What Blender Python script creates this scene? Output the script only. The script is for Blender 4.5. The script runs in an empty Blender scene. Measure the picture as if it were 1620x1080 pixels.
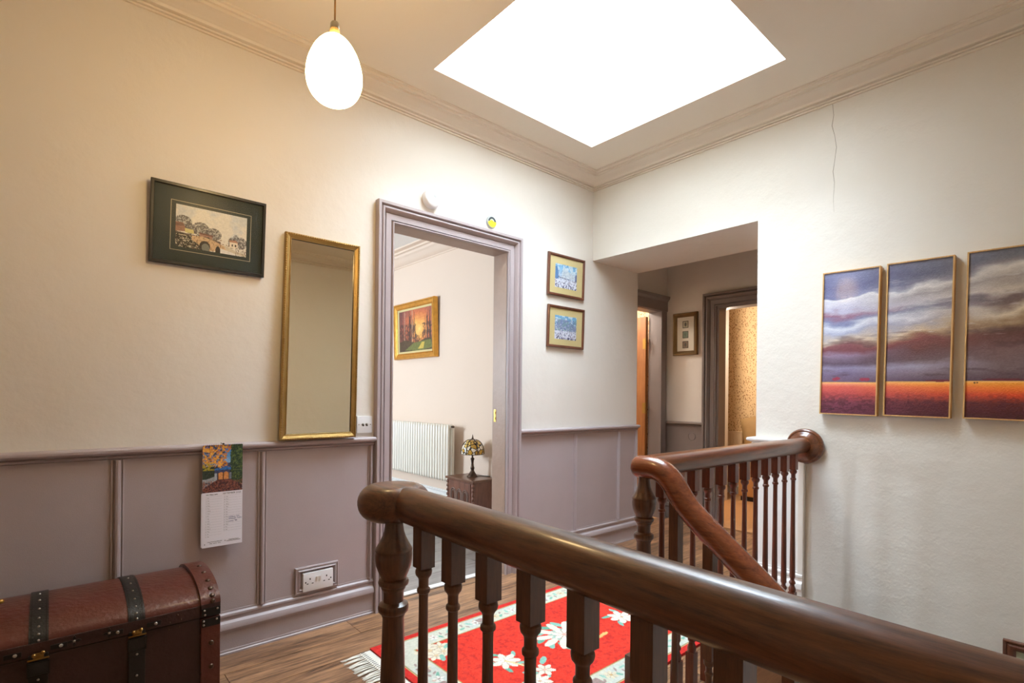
import bpy, bmesh, math, random
import numpy as np
from mathutils import Vector, Matrix
PI = math.pi
random.seed(7)
scene = bpy.context.scene
COL = scene.collection

# ------------------------------------------------------------------ camera
cam_d = bpy.data.cameras.new('camera')
cam_d.sensor_width = 36.0
cam_d.lens = 36.0 * 832.876 / 1620.0
cam_d.shift_y = (628.47 - 540.0) / 1620.0
cam_d.clip_start = 0.02
cam = bpy.data.objects.new('camera', cam_d)
COL.objects.link(cam)
_yaw, _roll = 0.7217042, 0.00954258
_f = Vector((math.sin(_yaw), math.cos(_yaw), 0))
_r0 = Vector((math.cos(_yaw), -math.sin(_yaw), 0))
_u0 = _r0.cross(_f)
_r = _r0 * math.cos(_roll) + _u0 * math.sin(_roll)
_u = -_r0 * math.sin(_roll) + _u0 * math.cos(_roll)
_m = Matrix((_r, _u, -_f)).transposed().to_4x4()
_m.translation = (-3.0290, -2.5490, 1.13)
cam.matrix_world = _m
scene.camera = cam

# ------------------------------------------------------------------ light and view
scene.view_settings.view_transform = 'Standard'
scene.view_settings.look = 'None'
scene.view_settings.gamma = 1.0
scene.view_settings.use_curve_mapping = False
scene.view_settings.exposure = 0.17
SKY = 44.0
world = bpy.data.worlds.new('overcast_sky')
scene.world = world
world.use_nodes = True
_bg = world.node_tree.nodes['Background']
_bg.inputs[0].default_value = (0.71, 0.86, 1.0, 1)
_bg.inputs[1].default_value = SKY

def portal(name, loc, rot, sx, sy):
    d = bpy.data.lights.new(name, 'AREA'); d.shape = 'RECTANGLE'; d.size = sx; d.size_y = sy
    d.cycles.is_portal = True
    o = bpy.data.objects.new(name, d); COL.objects.link(o); o.location = loc; o.rotation_euler = rot
    return o
portal('skylight_portal', (-1.02, -0.93, 4.06), (0, 0, 0), 1.20, 1.19)
portal('far_room_window_portal', (-3.58, 2.8, 1.5), (0, -PI / 2, 0), 1.2, 0.9)

def point_light(name, loc, power, color, radius):
    d = bpy.data.lights.new(name, 'POINT'); d.energy = power; d.color = color; d.shadow_soft_size = radius
    o = bpy.data.objects.new(name, d); COL.objects.link(o); o.location = loc
    return o
point_light('bedroom_ceiling_bulb', (2.2, 0.2, 1.75), 44, (1.0, 0.84, 0.66), 0.10)
point_light('side_room_fill', (0.85, 1.1, 2.3), 40, (1.0, 0.9, 0.8), 0.10)  # added fill light with no fixture, standing in for the side room's daylight

# ------------------------------------------------------------------ colour and materials
def S(r, g, b):
    def f(c):
        c /= 255.0
        return c / 12.92 if c <= 0.04045 else ((c + 0.055) / 1.055) ** 2.4
    return (f(r), f(g), f(b), 1.0)

def new_mat(name):
    m = bpy.data.materials.new(name); m.use_nodes = True
    nt = m.node_tree
    return m, nt, nt.nodes['Principled BSDF']

def plain(name, col, rough=0.5, metal=0.0, coat=0.0, bump=0.0, bscale=60.0, var=0.0, vscale=8.0, detail=4.0):
    m, nt, p = new_mat(name)
    p.inputs['Base Color'].default_value = col
    p.inputs['Roughness'].default_value = rough
    p.inputs['Metallic'].default_value = metal
    p.inputs['Coat Weight'].default_value = coat
    p.inputs['Coat Roughness'].default_value = 0.15
    if bump or var:
        tc = nt.nodes.new('ShaderNodeTexCoord')
    if bump:
        n = nt.nodes.new('ShaderNodeTexNoise'); n.inputs['Scale'].default_value = bscale; n.inputs['Detail'].default_value = detail
        b = nt.nodes.new('ShaderNodeBump'); b.inputs['Strength'].default_value = bump; b.inputs['Distance'].default_value = 0.01
        nt.links.new(tc.outputs['Object'], n.inputs['Vector'])
        nt.links.new(n.outputs['Fac'], b.inputs['Height']); nt.links.new(b.outputs['Normal'], p.inputs['Normal'])
    if var:
        n2 = nt.nodes.new('ShaderNodeTexNoise'); n2.inputs['Scale'].default_value = vscale; n2.inputs['Detail'].default_value = 5
        nt.links.new(tc.outputs['Object'], n2.inputs['Vector'])
        mx = nt.nodes.new('ShaderNodeMix'); mx.data_type = 'RGBA'
        mx.inputs[6].default_value = tuple(c * (1 - var) for c in col[:3]) + (1,)
        mx.inputs[7].default_value = tuple(min(1, c * (1 + var)) for c in col[:3]) + (1,)
        nt.links.new(n2.outputs['Fac'], mx.inputs[0]); nt.links.new(mx.outputs[2], p.inputs['Base Color'])
    return m

def wood(name, dark, light, axis='X', rough=0.35, coat=0.3, scale=1.0, grain=14.0, rand=0.0, bump=0.15, contrast=(0.3, 0.7)):
    """stretched noise grain along one local axis"""
    m, nt, p = new_mat(name)
    N, L = nt.nodes, nt.links
    tc = N.new('ShaderNodeTexCoord'); mp = N.new('ShaderNodeMapping')
    s = {'X': (0.09, 1, 1), 'Y': (1, 0.09, 1), 'Z': (1, 1, 0.09)}[axis]
    mp.inputs['Scale'].default_value = tuple(c * grain * scale for c in s)
    vec = tc.outputs['Object']
    if rand:
        oi = N.new('ShaderNodeObjectInfo'); mu = N.new('ShaderNodeVectorMath'); mu.operation = 'SCALE'
        cb = N.new('ShaderNodeCombineXYZ')
        for i in range(3): L.new(oi.outputs['Random'], cb.inputs[i])
        L.new(cb.outputs[0], mu.inputs[0]); mu.inputs['Scale'].default_value = 37.0
        ad = N.new('ShaderNodeVectorMath'); ad.operation = 'ADD'
        L.new(vec, ad.inputs[0]); L.new(mu.outputs[0], ad.inputs[1]); vec = ad.outputs[0]
    L.new(vec, mp.inputs['Vector'])
    n1 = N.new('ShaderNodeTexNoise'); n1.inputs['Scale'].default_value = 1.0; n1.inputs['Detail'].default_value = 8; n1.inputs['Roughness'].default_value = 0.65; n1.inputs['Distortion'].default_value = 1.2
    n2 = N.new('ShaderNodeTexNoise'); n2.inputs['Scale'].default_value = 5.0; n2.inputs['Detail'].default_value = 6; n2.inputs['Roughness'].default_value = 0.7
    L.new(mp.outputs[0], n1.inputs['Vector']); L.new(mp.outputs[0], n2.inputs['Vector'])
    mx = N.new('ShaderNodeMath'); mx.operation = 'MULTIPLY_ADD'; mx.inputs[1].default_value = 0.45
    sc = N.new('ShaderNodeMath'); sc.operation = 'MULTIPLY'; sc.inputs[1].default_value = 0.55
    L.new(n1.outputs['Fac'], sc.inputs[0]); L.new(n2.outputs['Fac'], mx.inputs[0]); L.new(sc.outputs[0], mx.inputs[2])
    rp = N.new('ShaderNodeValToRGB')
    rp.color_ramp.elements[0].position = contrast[0]; rp.color_ramp.elements[0].color = dark
    rp.color_ramp.elements[1].position = contrast[1]; rp.color_ramp.elements[1].color = light
    L.new(mx.outputs[0], rp.inputs[0])
    out = rp.outputs[0]
    if rand:
        hs = N.new('ShaderNodeHueSaturation')
        ma = N.new('ShaderNodeMapRange'); ma.inputs['To Min'].default_value = 1 - rand; ma.inputs['To Max'].default_value = 1 + rand
        L.new(oi.outputs['Random'], ma.inputs['Value']); L.new(ma.outputs[0], hs.inputs['Value']); L.new(out, hs.inputs['Color'])
        out = hs.outputs[0]
    L.new(out, p.inputs['Base Color'])
    p.inputs['Roughness'].default_value = rough
    p.inputs['Coat Weight'].default_value = coat; p.inputs['Coat Roughness'].default_value = 0.12
    if bump:
        b = N.new('ShaderNodeBump'); b.inputs['Strength'].default_value = bump; b.inputs['Distance'].default_value = 0.002
        L.new(mx.outputs[0], b.inputs['Height']); L.new(b.outputs['Normal'], p.inputs['Normal'])
    return m

def plaster(name, col, b1=0.25, b2=0.15, rough=0.75):
    m, nt, p = new_mat(name)
    N, L = nt.nodes, nt.links
    tc = N.new('ShaderNodeTexCoord')
    a = N.new('ShaderNodeTexNoise'); a.inputs['Scale'].default_value = 5.0; a.inputs['Detail'].default_value = 6
    c = N.new('ShaderNodeTexNoise'); c.inputs['Scale'].default_value = 90.0; c.inputs['Detail'].default_value = 3
    for n in (a, c): L.new(tc.outputs['Object'], n.inputs['Vector'])
    bb = N.new('ShaderNodeBump'); bb.inputs['Strength'].default_value = b1; bb.inputs['Distance'].default_value = 0.03
    bs = N.new('ShaderNodeBump'); bs.inputs['Strength'].default_value = b2; bs.inputs['Distance'].default_value = 0.002
    L.new(a.outputs['Fac'], bb.inputs['Height']); L.new(c.outputs['Fac'], bs.inputs['Height'])
    L.new(bb.outputs['Normal'], bs.inputs['Normal']); L.new(bs.outputs['Normal'], p.inputs['Normal'])
    n2 = N.new('ShaderNodeTexNoise'); n2.inputs['Scale'].default_value = 2.5; n2.inputs['Detail'].default_value = 4
    L.new(tc.outputs['Object'], n2.inputs['Vector'])
    mx = N.new('ShaderNodeMix'); mx.data_type = 'RGBA'
    mx.inputs[6].default_value = tuple(v * 0.97 for v in col[:3]) + (1,); mx.inputs[7].default_value = col
    L.new(n2.outputs['Fac'], mx.inputs[0]); L.new(mx.outputs[2], p.inputs['Base Color'])
    p.inputs['Roughness'].default_value = rough
    return m

def painted(name, rough=0.6, coat=0.0, bump=0.0, bscale=200.0):
    """flat print: colour comes from the mesh's colour attribute"""
    m, nt, p = new_mat(name)
    a = nt.nodes.new('ShaderNodeVertexColor'); a.layer_name = 'print'
    nt.links.new(a.outputs['Color'], p.inputs['Base Color'])
    p.inputs['Roughness'].default_value = rough; p.inputs['Coat Weight'].default_value = coat; p.inputs['Coat Roughness'].default_value = 0.08
    if bump:
        tc = nt.nodes.new('ShaderNodeTexCoord')
        n = nt.nodes.new('ShaderNodeTexNoise'); n.inputs['Scale'].default_value = bscale; n.inputs['Detail'].default_value = 4
        b = nt.nodes.new('ShaderNodeBump'); b.inputs['Strength'].default_value = bump; b.inputs['Distance'].default_value = 0.006
        nt.links.new(tc.outputs['Object'], n.inputs['Vector']); nt.links.new(n.outputs['Fac'], b.inputs['Height']); nt.links.new(b.outputs['Normal'], p.inputs['Normal'])
    return m

def pane(name, gloss=0.02, tint=(1, 1, 1, 1), rough=0.02):
    """thin sheet of glass: see-through with a Fresnel reflection"""
    m = bpy.data.materials.new(name); m.use_nodes = True
    nt = m.node_tree; nt.nodes.remove(nt.nodes['Principled BSDF'])
    out = nt.nodes['Material Output']
    t = nt.nodes.new('ShaderNodeBsdfTransparent'); t.inputs[0].default_value = tint
    g = nt.nodes.new('ShaderNodeBsdfGlossy'); g.inputs['Roughness'].default_value = rough
    lw = nt.nodes.new('ShaderNodeLayerWeight'); lw.inputs[0].default_value = 0.5
    pw = nt.nodes.new('ShaderNodeMath'); pw.operation = 'POWER'; pw.inputs[1].default_value = 5.0
    fr = nt.nodes.new('ShaderNodeMath'); fr.operation = 'MULTIPLY_ADD'; fr.inputs[1].default_value = 0.95; fr.inputs[2].default_value = gloss
    nt.links.new(lw.outputs['Facing'], pw.inputs[0]); nt.links.new(pw.outputs[0], fr.inputs[0])
    mx = nt.nodes.new('ShaderNodeMixShader')
    nt.links.new(fr.outputs[0], mx.inputs[0]); nt.links.new(t.outputs[0], mx.inputs[1]); nt.links.new(g.outputs[0], mx.inputs[2])
    nt.links.new(mx.outputs[0], out.inputs['Surface'])
    return m

def glow(name, col, strength):
    m, nt, p = new_mat(name)
    p.inputs['Base Color'].default_value = (0.9, 0.88, 0.82, 1); p.inputs['Roughness'].default_value = 0.25
    p.inputs['Emission Color'].default_value = col; p.inputs['Emission Strength'].default_value = strength
    return m

M = {}
M['wall'] = plaster('cream_plaster', S(232, 225, 216))
M['wall_rough'] = plaster('rough_cream_plaster', S(228, 222, 212), 0.28, 0.35)
M['ceiling'] = plaster('ceiling_paint', S(238, 229, 214), 0.15, 0.1)
M['cornice'] = plain('cornice_paint', S(234, 225, 212), 0.6, bump=0.05, bscale=80)
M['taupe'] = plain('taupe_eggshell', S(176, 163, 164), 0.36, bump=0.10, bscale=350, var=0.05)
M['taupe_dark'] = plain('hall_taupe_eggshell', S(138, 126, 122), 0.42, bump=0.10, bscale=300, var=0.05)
M['lining'] = plain('lining_paint', S(172, 146, 128), 0.4, bump=0.15, bscale=40, var=0.08, vscale=20)
M['far_wall'] = plaster('far_room_plaster', S(236, 213, 193), 0.15, 0.1)
M['white'] = plain('white_gloss', S(235, 233, 230), 0.3)
M['plastic'] = plain('white_plastic', S(238, 238, 240), 0.28)
M['black'] = plain('black_slot', S(15, 15, 16), 0.5)
M['plank'] = wood('plank_oak', S(66, 43, 31), S(182, 136, 98), 'X', 0.36, 0.15, 1.0, 16.0, rand=0.14, bump=0.25, contrast=(0.38, 0.60))
M['plank_grey'] = wood('grey_plank', S(96, 88, 84), S(160, 152, 146), 'X', 0.35, 0.2, 1.0, 13.0, rand=0.08, bump=0.2)
M['joint'] = plain('floor_joint_dark', S(40, 28, 20), 0.8)
M['mahog_rail'] = wood('rail_mahogany', S(30, 16, 10), S(124, 76, 46), 'Y', 0.36, 0.3, 1.0, 34.0, bump=0.25, contrast=(0.34, 0.68))
M['mahog_x'] = wood('rail_mahogany_red', S(58, 28, 16), S(134, 78, 46), 'X', 0.28, 0.5, 1.0, 26.0, bump=0.12)
M['mahog_d'] = wood('descending_rail_mahogany', S(60, 26, 14), S(150, 80, 44), 'Y', 0.27, 0.5, 1.0, 26.0, bump=0.12)
M['mahog_z'] = wood('baluster_mahogany', S(32, 18, 12), S(118, 74, 48), 'Z', 0.34, 0.35, 1.0, 30.0, bump=0.12)
M['mahog_zr'] = wood('baluster_mahogany_red', S(44, 19, 12), S(136, 66, 38), 'Z', 0.32, 0.4, 1.0, 30.0, bump=0.12)
M['gold'] = plain('antique_gilt', S(166, 134, 78), 0.36, 0.75, bump=0.2, bscale=120, var=0.2, vscale=30)
M['gold_bright'] = plain('bright_gilt', S(214, 158, 72), 0.35, 0.75, bump=0.25, bscale=90, var=0.25, vscale=25)
M['brass'] = plain('brass', S(186, 148, 78), 0.32, 1.0, var=0.15, vscale=40)
M['old_brass'] = plain('tarnished_brass', S(150, 116, 62), 0.36, 0.9, var=0.25, vscale=60)
M['mirror'] = plain('mirror_silvering', S(226, 214, 186), 0.015, 1.0)
M['glass'] = pane('picture_glass')
M['clear'] = pane('window_glass')
M['matt_glass'] = pane('non_reflective_glass', 0.006, rough=0.30)
M['black_frame'] = plain('black_lacquer', S(22, 20, 20), 0.3, coat=0.3)
M['green_mat'] = plain('dark_green_mount', S(46, 57, 54), 0.8, bump=0.1, bscale=400)
M['buff_mat'] = plain('buff_mount', S(212, 194, 140), 0.85)
M['cream_mat'] = plain('cream_mount', S(214, 206, 188), 0.85)
M['line_gold'] = plain('gold_line', S(190, 180, 150), 0.5)
M['brown_frame'] = wood('brown_frame_wood', S(70, 38, 26), S(128, 76, 54), 'Z', 0.35, 0.3, 1.0, 40.0)
M['pale_wood'] = wood('pale_frame_wood', S(176, 128, 72), S(222, 178, 116), 'Z', 0.5, 0.0, 1.0, 40.0)
M['print'] = painted('art_print', 0.7)
M['oil'] = painted('oil_paint', 0.45, 0.15, 0.3, 160)
M['photo'] = painted('photo_paper', 0.35)
M['rug'] = painted('rug_pile', 0.95, 0.0, 0.5, 500)
M['paper'] = plain('white_paper', S(236, 234, 244), 0.7)
M['ink'] = plain('black_ink', S(28, 28, 36), 0.7)
M['ink_blue'] = plain('blue_biro', S(50, 56, 130), 0.7)
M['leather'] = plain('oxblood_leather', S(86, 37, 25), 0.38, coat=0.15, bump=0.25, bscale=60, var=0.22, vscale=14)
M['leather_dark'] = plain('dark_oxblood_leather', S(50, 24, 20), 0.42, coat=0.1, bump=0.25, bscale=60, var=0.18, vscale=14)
M['strap'] = plain('black_strap_leather', S(20, 20, 19), 0.42, bump=0.2, bscale=150)
M['stud'] = plain('steel_stud', S(176, 170, 160), 0.28, 1.0)
M['bronze'] = plain('dark_bronze', S(84, 68, 58), 0.35, 0.9)
M['iron'] = plain('black_iron', S(40, 38, 36), 0.4, 0.6)
M['radiator'] = plain('radiator_enamel', S(246, 238, 224), 0.3)
M['radiator_warm'] = plain('panel_radiator_enamel', S(226, 200, 166), 0.35)
M['carved'] = wood('carved_oak', S(74, 42, 32), S(150, 98, 76), 'Z', 0.42, 0.2, 1.0, 24.0)
M['pine'] = wood('pine', S(150, 88, 44), S(206, 140, 78), 'Z', 0.4, 0.25, 1.0, 16.0)
M['lamp_glow'] = glow('lit_opal_glass', (1.0, 0.68, 0.30, 1), 45.0)
M['flex'] = plain('gold_flex', S(150, 112, 58), 0.6)
M['fringe'] = plain('fringe_cotton', S(228, 224, 212), 0.9)
M['carpet'] = plain('tan_carpet', S(196, 150, 104), 0.95, bump=0.5, bscale=300, var=0.1, vscale=60)
M['cushion'] = plain('khaki_cushion', S(156, 126, 84), 0.7, bump=0.4, bscale=14, var=0.15, vscale=10)
M['cushion_grey'] = plain('grey_khaki_cushion', S(146, 124, 92), 0.7, bump=0.4, bscale=14, var=0.15, vscale=10)
M['divan'] = plain('tan_upholstery', S(190, 142, 88), 0.8, bump=0.2, bscale=200)
M['nosing'] = plain('grey_carpet_nosing', S(112, 108, 104), 0.95, bump=0.6, bscale=220, var=0.35, vscale=90)
M['fascia'] = wood('fascia_pine', S(150, 98, 62), S(190, 132, 88), 'X', 0.6, 0.0, 1.0, 16.0)

def wallpaper():
    m, nt, p = new_mat('sprig_wallpaper')
    N, L = nt.nodes, nt.links
    tc = N.new('ShaderNodeTexCoord'); mp = N.new('ShaderNodeMapping'); mp.inputs['Rotation'].default_value = (0.6, 0, 0)
    mp.inputs['Scale'].default_value = (1, 1.0, 0.5)
    L.new(tc.outputs['Object'], mp.inputs['Vector'])
    v = N.new('ShaderNodeTexVoronoi'); v.inputs['Scale'].default_value = 80
    L.new(mp.outputs[0], v.inputs['Vector'])
    cr = N.new('ShaderNodeValToRGB'); cr.color_ramp.interpolation = 'CONSTANT'
    cr.color_ramp.elements[0].color = (1, 1, 1, 1); cr.color_ramp.elements[1].position = 0.31; cr.color_ramp.elements[1].color = (0, 0, 0, 1)
    L.new(v.outputs['Distance'], cr.inputs[0])
    mx = N.new('ShaderNodeMix'); mx.data_type = 'RGBA'
    mx.inputs[6].default_value = S(226, 196, 152); mx.inputs[7].default_value = S(150, 96, 58)
    L.new(cr.outputs[0], mx.inputs[0]); L.new(mx.outputs[2], p.inputs['Base Color']); p.inputs['Roughness'].default_value = 0.8
    return m
M['wallpaper'] = wallpaper()

# ------------------------------------------------------------------ mesh helpers
def wloc(o):
    v = Vector((0, 0, 0))
    while o is not None:
        v += o.location; o = o.parent
    return v

class MB:
    """collects shapes in world coordinates; build() links them as ONE mesh object"""
    def __init__(s): s.v = []; s.f = []
    def add(s, vs, fs):
        o = len(s.v); s.v += [tuple(v) for v in vs]; s.f += [tuple(i + o for i in f) for f in fs]; return s
    def box(s, x0, x1, y0, y1, z0, z1):
        x0, x1 = sorted((x0, x1)); y0, y1 = sorted((y0, y1)); z0, z1 = sorted((z0, z1))
        return s.add([(x0, y0, z0), (x1, y0, z0), (x1, y1, z0), (x0, y1, z0), (x0, y0, z1), (x1, y0, z1), (x1, y1, z1), (x0, y1, z1)],
                     [(0, 3, 2, 1), (4, 5, 6, 7), (0, 1, 5, 4), (1, 2, 6, 5), (2, 3, 7, 6), (3, 0, 4, 7)])
    def lathe(s, prof, c, n=24, axis='Z', cap=True):
        """prof: (radius, height) pairs; c: origin; axis Z, X (height along -X) or Y (height along -Y)"""
        vs = []
        for r, h in prof:
            for k in range(n):
                a = 2 * PI * k / n; p, q = r * math.cos(a), r * math.sin(a)
                if axis == 'Z': vs.append((c[0] + p, c[1] + q, c[2] + h))
                elif axis == 'Y': vs.append((c[0] + p, c[1] - h, c[2] + q))
                else: vs.append((c[0] - h, c[1] - p, c[2] + q))
        fs = []
        for i in range(len(prof) - 1):
            for k in range(n):
                k2 = (k + 1) % n
                fs.append((i * n + k, i * n + k2, (i + 1) * n + k2, (i + 1) * n + k))
        if cap:
            fs.append(tuple(range(n - 1, -1, -1))); fs.append(tuple((len(prof) - 1) * n + k for k in range(n)))
        return s.add(vs, fs)
    def tube(s, pts, rad, n=16, cap=True, squash=1.0):
        pts = [Vector(p) for p in pts]; rads = rad if isinstance(rad, (list, tuple)) else [rad] * len(pts)
        vs = []; up = None
        for i, p in enumerate(pts):
            t = (pts[min(i + 1, len(pts) - 1)] - pts[max(i - 1, 0)]).normalized()
            if up is None:
                up = Vector((0, 0, 1)) if abs(t.z) < 0.9 else Vector((1, 0, 0))
            up = (up - t * up.dot(t)).normalized(); sd = t.cross(up)
            for k in range(n):
                a = 2 * PI * k / n
                vs.append(p + sd * (math.cos(a) * rads[i]) + up * (math.sin(a) * rads[i] * squash))
        fs = []
        for i in range(len(pts) - 1):
            for k in range(n):
                k2 = (k + 1) % n
                fs.append((i * n + k, i * n + k2, (i + 1) * n + k2, (i + 1) * n + k))
        if cap:
            fs.append(tuple(range(n - 1, -1, -1))); fs.append(tuple((len(pts) - 1) * n + k for k in range(n)))
        return s.add(vs, fs)
    def sweep(s, path, prof, to3, closed=False):
        """moulding: 2-D path, profile (offset to the left of travel, height); mitred corners"""
        n = len(path); vs = []
        P = [Vector(p) for p in path]
        for i in range(n):
            d0 = (P[i] - P[i - 1]).normalized() if (closed or i > 0) else None
            d1 = (P[(i + 1) % n] - P[i]).normalized() if (closed or i < n - 1) else None
            if d0 is None: d0 = d1
            if d1 is None: d1 = d0
            n0, n1 = Vector((-d0.y, d0.x)), Vector((-d1.y, d1.x))
            mt = (n0 + n1) / (1 + n0.dot(n1))
            for a, h in prof:
                q = P[i] + mt * a; vs.append(to3(q.x, q.y, h))
        k = len(prof); fs = []
        for i in range(n if closed else n - 1):
            j = (i + 1) % n
            for q in range(k - 1):
                fs.append((i * k + q, i * k + q + 1, j * k + q + 1, j * k + q))
        if not closed:
            fs.append(tuple(range(k))); fs.append(tuple((n - 1) * k + q for q in range(k - 1, -1, -1)))
        return s.add(vs, fs)
    def prism(s, poly, to3, h0, h1):
        k = len(poly)
        vs = [to3(x, y, h0) for x, y in poly] + [to3(x, y, h1) for x, y in poly]
        fs = [tuple(range(k - 1, -1, -1)), tuple(range(k, 2 * k))] + [(i, (i + 1) % k, k + (i + 1) % k, k + i) for i in range(k)]
        return s.add(vs, fs)
    def ball(s, c, r, sx=1, sy=1, sz=1, nu=12, nv=8):
        pr = [(max(1e-4, math.sin(PI * i / nv)), -math.cos(PI * i / nv)) for i in range(nv + 1)]
        vs = []
        for a, h in pr:
            for k in range(nu):
                t = 2 * PI * k / nu
                vs.append((c[0] + r * sx * a * math.cos(t), c[1] + r * sy * a * math.sin(t), c[2] + r * sz * h))
        fs = [(i * nu + k, i * nu + (k + 1) % nu, (i + 1) * nu + (k + 1) % nu, (i + 1) * nu + k) for i in range(nv) for k in range(nu)]
        return s.add(vs, fs)
    def build(s, name, mat, parent=None, smooth=False, bevel=0.0, seg=2, angle=40):
        off = wloc(parent) if parent else Vector((0, 0, 0))
        me = bpy.data.meshes.new(name)
        me.from_pydata([(v[0] - off.x, v[1] - off.y, v[2] - off.z) for v in s.v], [], s.f)
        bm = bmesh.new(); bm.from_mesh(me)
        bmesh.ops.recalc_face_normals(bm, faces=bm.faces)
        if bevel:
            es = [e for e in bm.edges if len(e.link_faces) == 2 and e.calc_face_angle(0) > math.radians(35)]
            bmesh.ops.bevel(bm, geom=es, offset=bevel, segments=seg, affect='EDGES', profile=0.6, clamp_overlap=True)
        if smooth:
            for f in bm.faces: f.smooth = True
            for e in bm.edges:
                if len(e.link_faces) == 2 and e.calc_face_angle(0) > math.radians(angle): e.smooth = False
        bm.to_mesh(me); bm.free()
        me.materials.append(mat)
        o = bpy.data.objects.new(name, me); COL.objects.link(o)
        if parent: o.parent = parent
        return o

def thing(name, label, cat, loc=(0, 0, 0), group=None):
    o = bpy.data.objects.new(name, None); o.empty_display_size = 0.05
    COL.objects.link(o); o.location = loc; o['label'] = label; o['category'] = cat
    if group: o['group'] = group
    return o
def tag(o, label, cat, group=None):
    o['label'] = label; o['category'] = cat
    if group: o['group'] = group
    return o
def setting(name, loc=(0, 0, 0)):
    o = bpy.data.objects.new(name, None); o.empty_display_size = 0.05
    COL.objects.link(o); o.location = loc; o['kind'] = 'structure'; return o
def struct(o):
    o['kind'] = 'structure'; return o
def dup(root, loc=None):
    r = root.copy(); COL.objects.link(r)
    if loc is not None: r.location = loc
    for ch in list(root.children):
        c = ch.copy(); COL.objects.link(c); c.parent = r
        for g in list(ch.children):
            d = g.copy(); COL.objects.link(d); d.parent = c
    return r
def dup_part(o, parent, loc):
    c = o.copy(); COL.objects.link(c); c.parent = parent; c.location = loc; return c

XY = lambda x, y, h: (x, y, h)
def wallY(y0):                      # picture plane on a wall facing -Y: (x, z, out)
    return lambda x, z, h: (x, y0 - h, z)
def wallX(x0):                      # wall facing -X: (y, z, out); y increases to the left as seen
    return lambda y, z, h: (x0 - h, y, z)

# ------------------------------------------------------------------ flat art: a small painter on a vertex grid
rng = np.random.default_rng(11)
def vnoise(nx, ny, fx, fy, oct=4, seed=0):
    r = np.random.default_rng(seed); out = np.zeros((ny, nx)); amp = 1.0; tot = 0
    for o in range(oct):
        gx, gy = int(math.ceil(fx)) + 2, int(math.ceil(fy)) + 2
        g = r.random((gy, gx))
        X = np.linspace(0, fx, nx, endpoint=False); Y = np.linspace(0, fy, ny, endpoint=False)
        xi = X.astype(int); yi = Y.astype(int); xf = X - xi; yf = Y - yi
        xf = xf * xf * (3 - 2 * xf); yf = yf * yf * (3 - 2 * yf)
        a = g[yi][:, xi]; b = g[yi][:, xi + 1]; c = g[yi + 1][:, xi]; d = g[yi + 1][:, xi + 1]
        out += amp * ((a * (1 - xf) + b * xf) * (1 - yf)[:, None] + (c * (1 - xf) + d * xf) * yf[:, None])
        tot += amp; amp *= 0.5; fx *= 2; fy *= 2
    return out / tot
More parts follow.
